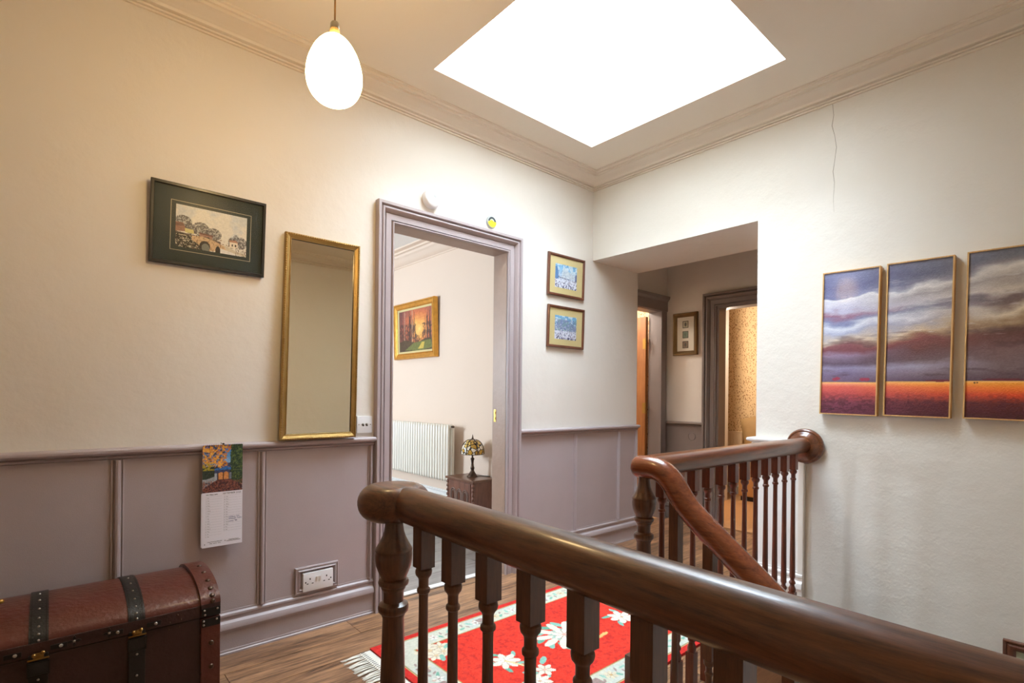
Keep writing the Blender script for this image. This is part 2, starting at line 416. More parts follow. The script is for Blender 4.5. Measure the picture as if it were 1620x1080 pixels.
class Art:
    """painting in 0..1 x 0..1, v up, colours as sRGB 0..255"""
    def __init__(s, nx, ny, base=(255, 255, 255)):
        s.nx, s.ny = nx, ny
        s.c = np.zeros((ny, nx, 3)); s.c[:] = base
        s.u, s.v = np.meshgrid(np.linspace(0, 1, nx), np.linspace(0, 1, ny))
        s.asp = nx / ny
    def mask(s, m, col, a=1.0):
        m = np.clip(np.asarray(m, float) * a, 0, 1)[..., None]
        s.c = s.c * (1 - m) + np.array(col, float) * m
    def ell(s, u, v, ru, rv, col, a=1.0, rot=0.0, soft=0.0):
        du = (s.u - u) * s.asp; dv = s.v - v
        cr, sr = math.cos(rot), math.sin(rot)
        p = (du * cr + dv * sr) / (ru * s.asp); q = (-du * sr + dv * cr) / rv
        d = np.sqrt(p * p + q * q)
        s.mask(d < 1 if not soft else np.clip((1 - d) / soft, 0, 1), col, a)
    def poly(s, pts, col, a=1.0):
        ins = np.zeros(s.u.shape, bool); n = len(pts)
        for i in range(n):
            x0, y0 = pts[i]; x1, y1 = pts[(i + 1) % n]
            if y0 == y1: continue
            c = ((y0 > s.v) != (y1 > s.v)) & (s.u < (x1 - x0) * (s.v - y0) / (y1 - y0) + x0)
            ins ^= c
        s.mask(ins, col, a)
    def line(s, p, q, w, col, a=1.0):
        p = np.array(p, float); q = np.array(q, float)
        A = np.array([s.asp, 1.0]); d = (q - p) * A; L2 = (d ** 2).sum() + 1e-9
        du = (s.u - p[0]) * s.asp; dv = s.v - p[1]
        t = np.clip((du * d[0] + dv * d[1]) / L2, 0, 1)
        s.mask(np.hypot(du - t * d[0], dv - t * d[1]) < w, col, a)
    def ramp(s, t, stops):
        xs = [p for p, _ in stops]
        for k in range(3): s.c[..., k] = np.interp(t, xs, [c[k] for _, c in stops])
    def noise(s, fx, fy, amt, seed, oct=4):
        s.c += ((vnoise(s.nx, s.ny, fx, fy, oct, seed) - 0.5) * 2 * amt)[..., None]
    def build(s, name, mat, P, u0, u1, v0, v1, d, parent):
        off = np.array(wloc(parent)) if parent else np.zeros(3)
        o0, oU, oV = (np.array(P(*q)) for q in ((u0, v0, d), (u1, v0, d), (u0, v1, d)))
        vs = o0 + s.u[..., None] * (oU - o0) + s.v[..., None] * (oV - o0) - off
        nx, ny = s.nx, s.ny
        i = np.arange((ny - 1) * (nx - 1)); a = (i // (nx - 1)) * nx + i % (nx - 1)
        q = np.stack([a, a + 1, a + nx + 1, a + nx], 1)
        me = bpy.data.meshes.new(name)
        me.vertices.add(nx * ny); me.vertices.foreach_set('co', vs.reshape(-1).astype(np.float32))
        me.loops.add(q.size); me.loops.foreach_set('vertex_index', q.reshape(-1).astype(np.int32))
        me.polygons.add(len(q)); me.polygons.foreach_set('loop_start', (np.arange(len(q)) * 4).astype(np.int32))
        me.update(calc_edges=True)
        at = me.color_attributes.new('print', 'FLOAT_COLOR', 'POINT')
        c = np.clip(s.c, 0, 255) / 255; lin = np.where(c <= 0.04045, c / 12.92, ((c + 0.055) / 1.055) ** 2.4)
        rgba = np.ones((nx * ny, 4), np.float32); rgba[:, :3] = lin.reshape(-1, 3)
        at.data.foreach_set('color', rgba.reshape(-1))
        me.materials.append(mat)
        o = bpy.data.objects.new(name, me); COL.objects.link(o)
        if parent: o.parent = parent
        return o

def lettering(mb, text, size, P, u, v, d, align='LEFT', italic=0.0):
    """flat letters laid on a plane P(u,v,d), collected into mb"""
    cu = bpy.data.curves.new('text', 'FONT'); cu.body = text; cu.size = size; cu.align_x = align; cu.shear = italic; cu.resolution_u = 1
    ob = bpy.data.objects.new('text', cu)
    me = bpy.data.meshes.new_from_object(ob)
    mb.add([P(u + q.co.x, v + q.co.y, d) for q in me.vertices], [tuple(p.vertices) for p in me.polygons])
    bpy.data.objects.remove(ob); bpy.data.curves.remove(cu); bpy.data.meshes.remove(me)

# ================================================================== THE SETTING
CZ = 2.74                     # ceiling height
XW, YS = -4.4, -2.88           # west and south walls of the landing
EDGE = -1.505                 # floor edge over the stairwell
# --- walls of the landing
w = MB()
w.box(XW, -1.667, 0, 0.115, -0.02, 2.9); w.box(-0.817, 0.567, 0, 0.115, -0.02, 2.9); w.box(-1.667, -0.817, 0, 0.115, 2.074, 2.9)
w.box(0.467, 0.567, 0.115, 0.40, -0.02, 2.9)
struct(w.build('wall_left', M['wall']))
w = MB()
w.box(0, 0.567, YS, -1.216, -2.8, 2.9); w.box(0, 0.567, -1.216, 0, 2.15, 2.9)
wr = struct(w.build('wall_right', M['wall_rough']))
MB().tube([(-.0003, y, z) for y, z in ((-1.592, 2.665), (-1.598, 2.60), (-1.590, 2.55), (-1.604, 2.49), (-1.612, 2.43), (-1.604, 2.36), (-1.597, 2.31), (-1.604, 2.25), (-1.600, 2.17), (-1.603, 2.10))], [.0009, .0008, .0012, .0008, .0009, .0007, .0011, .0008, .0006, .0004], 5).build('crack', plain('plaster_crack', S(150, 138, 120), 0.9), wr)
w = MB().box(XW, 0.567, YS - 0.1, YS, -2.8, 2.9); struct(w.build('wall_south', M['wall']))
w = MB().box(XW - 0.1, XW, YS, 0.115, -0.3, 2.9); struct(w.build('wall_west', M['wall']))
# --- ceiling with the skylight opening
sx0, sx1, sy0, sy1 = -1.618, -0.425, -1.526, -0.341
w = MB()
w.box(XW, sx0, YS, 0.0, CZ, 2.92); w.box(sx1, 0, YS, 0.0, CZ, 2.92); w.box(sx0, sx1, YS, sy0, CZ, 2.92); w.box(sx0, sx1, sy1, 0.0, CZ, 2.92)
struct(w.build('ceiling', M['ceiling']))
win = setting('window_1', (-1.02, -0.93, 2.92))
w = MB()
t = 0.05
w.box(sx0 - t, sx0, sy0 - t, sy1 + t, 2.92, 4.12); w.box(sx1, sx1 + t, sy0 - t, sy1 + t, 2.92, 4.12)
w.box(sx0, sx1, sy0 - t, sy0, 2.92, 4.12); w.box(sx0, sx1, sy1, sy1 + t, 2.92, 4.12)
w.build('skylight_shaft', M['white'], win)  # shaft depth shaped to narrow the daylight and darken the upper walls
MB().box(sx0, sx1, sy0, sy1, 4.10, 4.106).build('pane', M['clear'], win)
# --- cornice, mitred round the landing
corn = [(0, 2.660), (.010, 2.660), (.010, 2.668), (.005, 2.670), (.016, 2.672), (.017, 2.680), (.011, 2.683), (.028, 2.686), (.034, 2.695), (.055, 2.703), (.080, 2.711), (.096, 2.721),
        (.100, 2.724), (.101, 2.714), (.111, 2.714), (.114, 2.724), (.121, 2.728), (.122, 2.721), (.132, 2.721), (.135, 2.732), (.145, 2.734), (.146, 2.741)]
w = MB().sweep([(XW, YS), (0, YS), (0, 0), (XW, 0)], corn, XY, True)
struct(w.build('trim_1', M['cornice'], smooth=True, angle=28))

# --- skirting, dado rail, panels and battens on the left wall
skirt = [(0, 0), (.024, 0), (.024, .008), (.020, .012), (.020, .018), (.018, .022), (.018, .098), (.024, .104), (.030, .112), (.030, .125), (.025, .137),
         (.014, .145), (.012, .150), (.012, .160), (.018, .166), (.018, .174), (.010, .180), (.010, .188), (0, .188)]
dado = [(0, .868), (.011, .868), (.011, .876), (.007, .878), (.017, .880), (.018, .887), (.013, .890), (.022, .893), (.035, .898), (.039, .904), (.039, .912), (.034, .917), (.018, .919), (0, .920)]
b = setting('baseboard_left', (-3, 0, 0))
MB().sweep([(-1.752, 0), (XW, 0)], skirt, XY).build('skirting', M['taupe'], b, smooth=True, angle=25)
MB().sweep([(0.567, 0), (-0.732, 0)], skirt, XY).build('skirting', M['taupe'], b, smooth=True, angle=25)
batten = [(-.021, 0), (-.021, .014), (-.016, .015), (-.0145, .009), (-.012, .009), (-.010, .018), (-.006, .024), (0, .026), (.006, .024), (.010, .018), (.012, .009), (.0145, .009), (.016, .015), (.021, .014), (.021, 0)]
P1 = wallY(0)
def wainscot(name, x0, x1, bats, wide):
    r = setting(name, (x0, 0, 0))
    MB().sweep([(x1, 0), (x0, 0)], dado, XY).build('dado_rail', M['taupe'], r, smooth=True, angle=25)
    xs = [x0] + bats + [x1]
    for a, c in zip(xs[:-1], xs[1:]):
        MB().box(a + .002, c - .002, -.007, 0, .186, .874).build('panel', M['taupe'], r)
    for xb, wd in zip(bats, wide):
        MB().sweep([(xb, .186), (xb, .874)], [(a * wd / .042, h) for a, h in batten], P1).build('batten', M['taupe'], r, smooth=True, angle=30)
    return r
wainscot('trim_2', XW, -1.752, [-3.40, -2.826, -2.298, -1.772], [.042, .042, .038, .022])
wainscot('trim_3', -0.732, 0.567, [-0.181, 0.322, 0.548], [.026, .026, .024])

# --- doorway 1: architrave, lining, threshold
d1 = setting('door_1', (-1.242, 0, 0))
arch = [(0, -.002), (0, .013), (.003, .018), (.008, .018), (.011, .013), (.0125, .004), (.0155, .004), (.017, .012), (.047, .013), (.0485, .004), (.052, .004), (.054, .012), (.058, .017), (.063, .030), (.067, .034),
        (.074, .034), (.077, .030), (.0785, .016), (.082, .016), (.084, .034), (.087, .039), (.101, .039), (.103, .036), (.103, -.002)]
MB().sweep([(-1.647, 0), (-1.647, 2.054), (-0.837, 2.054), (-0.837, 0)], arch, P1).build('architrave', M['taupe'], d1, smooth=True, angle=25)
w = MB(); w.box(-1.667, -1.647, -.004, .135, 0, 2.074); w.build('lining', M['lining'], d1, bevel=.002)
w = MB(); w.box(-0.837, -0.817, -.004, .135, 0, 2.074); w.build('lining', M['lining'], d1, bevel=.002)
w = MB(); w.box(-1.647, -0.837, -.004, .135, 2.054, 2.074); w.build('lining', M['lining'], d1, bevel=.002)
w = MB(); w.box(-0.839, -0.8365, .098, .118, .97, 1.05); w.box(-.842, -.8365, .100, .112, .985, 1.0); w.box(-.842, -.8365, .100, .112, 1.02, 1.035)
o = w.build('lock_keep', M['brass'], d1); o['label'] = 'brass lock keep'
MB().box(-1.647, -0.837, .075, .118, .0, .010).build('threshold', M['white'], d1, bevel=.003)

# --- floor of oak planks
fl = struct(MB().box(XW, 0, EDGE, 0.0, -.30, -.016).box(XW, -2.40, YS, EDGE, -.30, -.016).box(0, 1.45, -2.6, 0.30, -.30, -.016).box(-1.647, -.837, 0, .115, -.30, -.016).build('floor', M['joint']))
def planks(parent, x0, x1, y_top, y_bot, mat, wid=.19, lens=(1.25, 1.25), name='plank'):
    y = y_top; row = 0
    while y > y_bot + .01:
        yb = max(y - wid, y_bot)
        x = x0 - ((row * 0.47) % 1.0) * lens[0]
        while x < x1:
            a, c = max(x, x0), min(x + lens[0], x1)
            if c - a > .02:
                MB().box(a + .0012, c - .0012, yb + .0012, y - .0012, -.016, 0).build(name, mat, parent)
            x += lens[0]
        y = yb; row += 1
planks(fl, XW, 1.40, 0.0, EDGE, M['plank'])
planks(fl, XW, -2.405, EDGE, YS, M['plank'])
planks(fl, -1.647, -0.837, .074, 0.0, M['plank'])
planks(fl, 0.567, 1.40, 0.285, 0.0, M['plank'])
# --- stairwell edge: carpeted nosing and fascia, lower walls, carpeted flight
tr = setting('trim_4', (-1.2, EDGE, 0))
MB().box(-2.405, 0, EDGE - .028, EDGE, -.028, .003).build('nosing', M['nosing'], tr, bevel=.008)
MB().box(-2.405, 0, EDGE - .012, EDGE, -.30, -.03).build('fascia', M['fascia'], tr)
MB().box(-2.405, -2.393, YS, EDGE, -.30, -.002).build('fascia', M['fascia'], tr)
struct(MB().box(-2.50, -2.42, YS, EDGE, -2.8, -.30).box(-2.42, 0, EDGE, EDGE + .08, -2.8, -.30).build('wall_well', M['wall']))
struct(MB().box(-2.5, 0.1, YS, EDGE, -2.9, -2.8).build('floor_lower', M['carpet']))
st = setting('stair_flight', (-1.95, EDGE, 0))
for k in range(5):
    y0 = EDGE - .02 - .25 * k; z0 = -.19 * (k + 1)
    MB().box(-2.39, -1.50, y0 - .27, y0, z0 - .03, z0).box(-2.39, -1.50, y0 - .02, y0, z0, z0 + .16).build('tread', M['carpet'], st, bevel=.006)
MB().prism([(EDGE - .03, -.02), (EDGE - .03, -.42), (YS + .02, -.42 - .76 * 1.32), (YS + .02, -.02 - .76 * 1.32)], lambda y, z, h: (h, y, z), -1.50, -1.45).build('string', M['mahog_d'], st)

# --- white dado end, boxing and skirting where the stair wall meets the opening
tr = setting('trim_5', (0, -1.35, 0))
PX0 = wallX(0)
MB().box(-.018, 0, -1.475, -1.216, .14, .868).build('panel', M['white'], tr, bevel=.002)
MB().sweep([(0, -1.44), (0, -1.216), (.30, -1.216)], [(a * 1.0, z) for a, z in dado], XY).build('dado_rail', M['white'], tr, smooth=True, angle=25)
MB().sweep([(-.018, -1.478), (-.018, -1.216)], [(a * .8, z * 1.15) for a, z in skirt], XY).build('skirting', M['white'], tr, smooth=True, angle=25)
MB().box(-.028, 0, -1.480, -1.452, .0, .868).build('batten', M['wall'], tr, bevel=.004)

# --- the far room seen through doorway 1
FX0, FY1 = -3.6, 4.6
struct(MB().box(0, .1, .115, FY1, -.02, 2.9).build('wall_far_east', M['far_wall']))
struct(MB().box(FX0, .1, FY1, FY1 + .1, -.02, 2.9).build('wall_far_north', M['far_wall']))
w = MB().box(FX0 - .1, FX0, .115, 2.35, -.02, 2.9).box(FX0 - .1, FX0, 3.25, FY1, -.02, 2.9).box(FX0 - .1, FX0, 2.35, 3.25, -.02, .9).box(FX0 - .1, FX0, 2.35, 3.25, 2.1, 2.9)
struct(w.build('wall_far_west', M['far_wall']))
w2 = setting('window_2', (FX0, 2.9, .9))
w = MB().box(FX0 - .1, FX0 - .03, 2.35, 2.40, .9, 2.1).box(FX0 - .1, FX0 - .03, 3.20, 3.25, .9, 2.1).box(FX0 - .1, FX0 - .03, 2.40, 3.20, .9, .95).box(FX0 - .1, FX0 - .03, 2.40, 3.20, 2.05, 2.1)
w.build('window_frame', M['white'], w2, bevel=.004)
MB().box(FX0 - .07, FX0 - .064, 2.40, 3.20, .95, 2.05).build('pane', M['clear'], w2)
struct(MB().box(FX0, .1, .115, FY1, CZ, 2.9).build('ceiling_far', M['white']))
ff = struct(MB().box(FX0, 0, .0, FY1, -.30, -.016).build('floor_far', M['joint']))
planks(ff, -2.8, 0.0, 3.155, .115, M['plank_grey'], lens=(1.4, 1.4))
MB().box(FX0, 0, 3.157, FY1, -.016, 0).box(FX0, -2.802, .115, 3.157, -.016, 0).build('plank', M['plank_grey'], ff)
fcor = [(0, 2.60), (.010, 2.60), (.012, 2.612), (.03, 2.618), (.06, 2.64), (.085, 2.672), (.09, 2.668), (.105, 2.68), (.112, 2.70), (.135, 2.705), (.14, 2.722), (.19, 2.726), (.195, 2.741)]
struct(MB().sweep([(0, .115), (0, FY1), (FX0, FY1)], fcor, XY).build('trim_6', M['far_wall'], smooth=True, angle=25))
struct(MB().sweep([(0, .14), (0, FY1 - .05)], [(a * .9, z) for a, z in skirt], XY).build('baseboard_far', M['white'], smooth=True, angle=25))

# --- the hall beyond the opening
HX, HY = 1.45, 0.285
struct(MB().box(1.349, HX + .12, HY, HY + .12, -.02, 2.9).box(.567, 1.349, HY, HY + .12, 1.98, 2.9).build('wall_hall_north', M['wall']))
w = MB().box(HX, HX + .12, -.225, HY, -.02, 2.9).box(HX, HX + .12, -2.6, -1.10, -.02, 2.9).box(HX, HX + .12, -1.10, -.225, 1.96, 2.9)
struct(w.build('wall_hall_east', M['wall']))
struct(MB().box(.567, HX + .12, -2.7, -2.6, -.02, 2.9).build('wall_hall_south', M['wall']))
struct(MB().box(.567, HX + .12, -2.6, HY + .12, CZ, 2.9).build('ceiling_hall', M['ceiling']))
arch2 = [(a * 1.175, h * 1.1) for a, h in arch]
PH = wallX(HX)
d3 = setting('door_3', (HX, -.69, 0))
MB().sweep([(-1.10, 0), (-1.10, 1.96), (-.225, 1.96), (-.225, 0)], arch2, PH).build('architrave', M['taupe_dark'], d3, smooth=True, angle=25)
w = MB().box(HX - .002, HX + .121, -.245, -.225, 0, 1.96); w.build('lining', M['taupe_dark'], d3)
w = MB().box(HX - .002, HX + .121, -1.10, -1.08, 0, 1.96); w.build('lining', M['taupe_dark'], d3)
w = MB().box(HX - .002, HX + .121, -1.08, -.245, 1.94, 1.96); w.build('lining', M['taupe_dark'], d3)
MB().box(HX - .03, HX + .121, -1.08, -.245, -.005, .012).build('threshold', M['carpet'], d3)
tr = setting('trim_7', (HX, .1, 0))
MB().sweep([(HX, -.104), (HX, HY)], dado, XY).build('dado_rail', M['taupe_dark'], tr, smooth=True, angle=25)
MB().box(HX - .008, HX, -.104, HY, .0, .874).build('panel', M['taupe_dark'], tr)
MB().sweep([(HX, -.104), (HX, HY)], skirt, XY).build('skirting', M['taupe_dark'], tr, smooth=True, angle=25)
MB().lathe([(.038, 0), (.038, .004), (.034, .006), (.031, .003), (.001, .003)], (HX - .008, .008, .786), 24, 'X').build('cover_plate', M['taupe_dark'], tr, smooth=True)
# pine door, open into the side room
d2 = setting('door_2', (1.32, HY, 0))
PN = wallY(HY)
MB().box(1.329, 1.418, HY - .022, HY, 0, 1.965).build('architrave', M['taupe_dark'], d2, bevel=.006)
MB().sweep([(1.425, 1.965), (.57, 1.965)], [(-.0, 0), (-.0, .024), (-.09, .024), (-.10, .030), (-.115, .045), (-.135, .05), (-.14, .05), (-.14, 0)], PN).build('entablature', M['taupe_dark'], d2)
MB().box(1.329, 1.349, HY - .002, HY + .122, 0, 1.98).build('lining', M['taupe_dark'], d2)
MB().box(.60, 1.329, HY - .002, HY + .122, 1.96, 1.98).build('lining', M['taupe_dark'], d2)
lx = 1.322; ly0, ly1 = HY + .137, HY + .90
leaf = MB().box(lx - .02, lx + .02, ly0, ly1, .01, 1.925).build('leaf', M['pine'], d2, bevel=.004)
for (za, zb) in ((.2, .85), (1.05, 1.8)):
    for ya in (ly0 + .10, ly0 + .43):
        MB().box(lx - .026, lx - .019, ya, ya + .23, za, zb).build('panel', M['pine'], leaf, bevel=.006)
for zc in (.36, 1.04, 1.66):
    w = MB()
    for i in range(5): w.lathe([(.008, -.010), (.0085, 0), (.008, .010)], (lx - .030, HY + .129, zc - .045 + .0225 * i), 10)
    w.box(lx - .024, lx - .020, ly0, ly0 + .032, zc - .05, zc + .05)
    h = w.build('hinge', M['brass'], d2, smooth=True); h['label'] = 'brass butt hinge'
# side room shell
struct(MB().box(.567, 2.6, 3.0, 3.1, -.02, 2.9).box(2.6, 2.7, HY, 3.1, -.02, 2.9).box(.467, .567, .40, 3.1, -.02, 2.9).build('wall_side_room', M['white']))
struct(MB().box(.467, 2.7, HY + .12, 3.1, CZ, 2.9).build('ceiling_side_room', M['white']))
struct(MB().box(.467, 2.7, HY, 3.1, -.1, 0).build('floor_side_room', M['carpet']))
# bedroom shell
BX = 3.20
struct(MB().box(BX, BX + .1, -2.7, 1.6, -.02, 2.9).build('wall_bedroom_east', M['wallpaper']))
struct(MB().box(HX + .12, BX, HY + .9, HY + 1.0, -.02, 2.9).box(HX + .12, BX, -2.7, -2.6, -.02, 2.9).box(HX + .10, HX + .12, HY, HY + 1.0, -.02, 2.9).build('wall_bedroom_side', M['wallpaper']))
struct(MB().box(HX + .12, BX, -2.7, 1.6, CZ, 2.9).build('ceiling_bedroom', M['white']))
struct(MB().box(HX, BX, -2.7, 1.6, -.1, .004).build('floor_bedroom', M['carpet']))
struct(MB().sweep([(BX, -2.6), (BX, HY + .9)], [(a * .9, z * .7) for a, z in skirt], XY).build('baseboard_bedroom', M['white'], smooth=True, angle=25))

# ================================================================== BANISTERS
RZ = 0.893                                   # handrail axis height
def baluster_mesh(top, length=0.0):
    """square block, turned shaft, square foot; standing at the origin, top = underside of the handrail"""
    b = MB(); h = .0165
    b.box(-h, h, -h, h, .775 - length, top)
    pr = [(.0105, .777), (.0135, .774), (.0172, .770), (.0178, .765), (.0165, .759), (.0125, .754), (.0105, .750), (.0103, .734), (.0135, .731), (.0142, .727), (.0135, .723), (.0100, .720),
          (.0096, .70), (.0110, .50), (.0128, .32), (.0135, .235), (.0135, .225), (.0100, .218), (.0098, .210), (.0150, .202), (.0155, .197), (.0145, .192), (.0105, .188),
          (.0120, .180), (.0165, .168), (.0172, .160), (.0150, .152), (.0150, .148)]
    if length: pr = [(r, z - length) for r, z in pr if z - length > .20] + [(.0135, .16)]
    b.lathe(pr, (0, 0, 0), 14)
    b.box(-h, h, -h, h, 0, .150)
    return b
NEWEL = [(.0200, .862), (.0198, .852), (.0204, .840), (.0225, .826), (.0270, .812), (.0330, .800), (.0385, .791), (.0412, .786), (.0416, .783), (.0404, .780), (.0418, .774), (.0414, .762), (.0392, .749), (.0345, .736), (.0295, .725),
        (.0270, .719), (.0325, .717), (.0345, .712), (.0330, .706), (.0275, .702), (.0275, .698), (.0245, .694), (.0230, .690), (.0225, .668), (.0260, .666), (.0325, .662), (.0345, .655),
         (.0330, .646), (.0270, .641), (.0265, .637), (.0240, .632), (.0255, .56), (.0300, .42), (.0340, .30), (.0345, .285), (.0260, .278), (.0260, .266), (.0370, .258), (.0380, .248), (.0340, .24), (.0340, .235)]
def newel(parent, x, y, mat):
    b = MB().lathe(NEWEL, (x, y, 0), 28); b.box(x - .043, x + .043, y - .043, y + .043, 0, .238)
    return b.build('newel_post', mat, parent, smooth=True, angle=42)

NAx, NAy = -2.440, -1.480
ban = thing('banister', 'dark mahogany landing banister running close past the viewer, with round newel cap', 'banister', (NAx, NAy, 0))
newel(ban, NAx, NAy, M['mahog_z'])
cap = [(.001, .932)] + [(.045, .9315)] + [(.045 + .036 * math.sin(a), .892 + .0395 * math.cos(a)) for a in np.linspace(0.1, PI - .1, 14)] + [(.045, .853), (.001, .8525)]
MB().lathe(cap, (NAx, NAy, 0), 40, cap=False).build('newel_cap', M['mahog_rail'], ban, smooth=True, angle=50)
rx = lambda y: -2.4535 + .037 * (y + 2.0) * 1.0
ry0, ry1 = NAy - .045, YS
pts = [(rx(ry0), ry0, RZ), (rx(ry0 - .012), ry0 - .012, RZ)] + [(rx(y), y, RZ) for y in np.linspace(ry0 - .05, ry1, 12)]
MB().tube(pts, [.030, .0395] + [.0395] * 12, 32, squash=1.0).build('handrail', M['mahog_rail'], ban, smooth=True, angle=60)
b0 = None
for k in range(18):
    y = -1.605 - .1125 * k
    if y < YS + .03: break
    if b0 is None:
        b0 = baluster_mesh(RZ - .030).build('baluster', M['mahog_z'], None, smooth=True, angle=35); b0.parent = ban
        b0.location = (rx(y) - NAx, y - NAy, 0)
    else: dup_part(b0, ban, (rx(y) - NAx, y - NAy, 0))

NBx, NBy = -1.472, -1.480
ban2 = thing('banister', 'reddish mahogany stairhead banister from the wall rosette to a rail sweeping down the stairs', 'banister', (NBx, NBy, 0))
newel(ban2, NBx, NBy, M['mahog_z'])
MB().tube([(NBx + .02, NBy, RZ)] + [(x, NBy, RZ) for x in np.linspace(NBx + .05, -.030, 10)], .0405, 28).build('handrail', M['mahog_x'], ban2, smooth=True, angle=60)
o = MB().lathe([(.090, .0005), (.0925, .008), (.0925, .022), (.089, .028), (.084, .031), (.078, .030), (.070, .034), (.062, .046), (.050, .052), (.03, .053)], (0, NBy, RZ - .006), 40, 'X').build('rosette', M['mahog_x'], ban2, smooth=True, angle=35)
path = [(NBy + .045, .893), (NBy + .030, .893), (NBy, .893), (-1.519, .893), (-1.548, .886), (-1.575, .869), (-1.598, .844), (-1.618, .815), (-1.643, .784), (-1.676, .753), (-1.712, .724), (-1.76, .687), (-1.95, .540), (-2.6, .040), (-2.84, -.145)]
rad = [.020, .036, .0405] + [.0395] * 12
# refine the curve with Catmull-Rom so the swan neck is smooth
def crom(p, n=5):
    out = []
    for i in range(len(p) - 1):
        a, b_, c, d = (np.array(p[max(i - 1, 0)]), np.array(p[i]), np.array(p[i + 1]), np.array(p[min(i + 2, len(p) - 1)]))
        for t in np.linspace(0, 1, n, endpoint=False):
            out.append(tuple(0.5 * ((2 * b_) + (-a + c) * t + (2 * a - 5 * b_ + 4 * c - d) * t * t + (-a + 3 * b_ - 3 * c + d) * t ** 3)))
    return out + [tuple(p[-1])]
full = crom([(y, z, r) for (y, z), r in zip(path, rad)])
MB().tube([(NBx, y, z) for y, z, r in full], [r for y, z, r in full], 28).build('descending_handrail', M['mahog_d'], ban2, smooth=True, angle=60)
b1 = None
for x in (-.166, -.275, -.384, -.490, -.598, -.708, -.815, -.922, -1.033, -1.145, -1.252, -1.360):
    if b1 is None:
        b1 = baluster_mesh(RZ - .030).build('baluster', M['mahog_zr'], None, smooth=True, angle=35); b1.parent = ban2
        b1.location = (x - NBx, 0, 0)
    else: dup_part(b1, ban2, (x - NBx, 0, 0))
for y in (-1.605, -1.725, -1.845, -1.965, -2.085, -2.205, -2.325, -2.445, -2.565, -2.685):
    zt = float(np.interp(-y, [-p[0] for p in path], [p[1] for p in path])) - .035
    zb = -.05 - .76 * (-y - 1.53)
    b = MB(); h = .0165
    b.box(NBx - h, NBx + h, y - h, y + h, zt - .36, zt)
    b.lathe([(.0105, zt - .358), (.0172, zt - .366), (.0165, zt - .377), (.0105, zt - .385), (.0103, zt - .40), (.0140, zt - .405), (.010, zt - .415), (.0130, zb + .17), (.0165, zb + .12), (.0150, zb + .10)], (NBx, y, 0), 14)
    b.box(NBx - h, NBx + h, y - h, y + h, zb - .03, zb + .10)
    b.build('stair_baluster', M['mahog_z'], ban2, smooth=True, angle=35)

# ================================================================== PENDANT LAMP
lx_, ly_ = -2.384, -0.985
pl = thing('pendant_lamp', 'lit white egg-shaped glass pendant lamp hanging on a gold flex', 'lamp', (lx_, ly_, CZ))
MB().lathe([(.045, CZ), (.045, CZ - .012), (.030, CZ - .024), (.008, CZ - .032), (.003, CZ - .034)], (lx_, ly_, 0), 24).build('ceiling_rose', M['white'], pl, smooth=True)
MB().tube([(lx_, ly_, CZ - .03), (lx_, ly_, 2.262)], .0028, 8).build('flex', M['flex'], pl, smooth=True)
MB().lathe([(.004, 2.266), (.010, 2.264), (.0135, 2.258), (.0140, 2.246), (.0140, 2.2425)], (lx_, ly_, 0), 20).build('lamp_holder', M['stud'], pl, smooth=True)
MB().lathe([(.0132, 2.2425), (.0145, 2.240), (.0160, 2.224), (.0160, 2.220)], (lx_, ly_, 0), 20).build('collar', plain('cream_collar', S(214, 178, 120), 0.5), pl, smooth=True)
egg = []
for i in range(25):
    t = i / 24.0; a = PI * t
    egg.append((max(.004, .0805 * math.sin(a) ** 0.92 * (1 - .20 * math.cos(a))), 2.224 - .210 * (1 - math.cos(a)) / 2))
MB().lathe(egg, (lx_, ly_, 0), 36).build('glass_shade', M['lamp_glow'], pl, smooth=True, angle=80)

# ================================================================== PICTURES
def scribble(mb, P, u, v, w, h, d, n, r):
    """illegible handwriting or tiny print: one wavering pen line"""
    pts = []
    for i in range(n * 6 + 1):
        f = i / (n * 6.0)
        pts.append(P(u + w * f + .15 * h * math.sin(5.1 * i), v + h * .5 + h * .5 * math.sin(i * PI / 3 + .6 * math.sin(i * 1.7)) * (.55 + .45 * math.sin(i * .9 + u * 90)), d))
    mb.tube(pts, r, 4)
def plane(o, U, V, N):
    o, U, V, N = Vector(o), Vector(U), Vector(V), Vector(N)
    return lambda u, v, d: tuple(o + U * u + V * v + N * d)
def frame_rect(P, w, h, prof, name, mat, parent):
    # closed path, counter-clockwise seen from the front: left of travel = inside
    MB().sweep([(0, 0), (w, 0), (w, h), (0, h)], prof, P, True).build(name, mat, parent, smooth=True, angle=25)
def quad(P, u0, u1, v0, v1, d0, d1, name, mat, parent):
    b = MB(); b.add([P(u, v, d) for d in (d0, d1) for u, v in ((u0, v0), (u1, v0), (u1, v1), (u0, v1))],
                    [(0, 3, 2, 1), (4, 5, 6, 7), (0, 1, 5, 4), (1, 2, 6, 5), (2, 3, 7, 6), (3, 0, 4, 7)])
    return b.build(name, mat, parent)

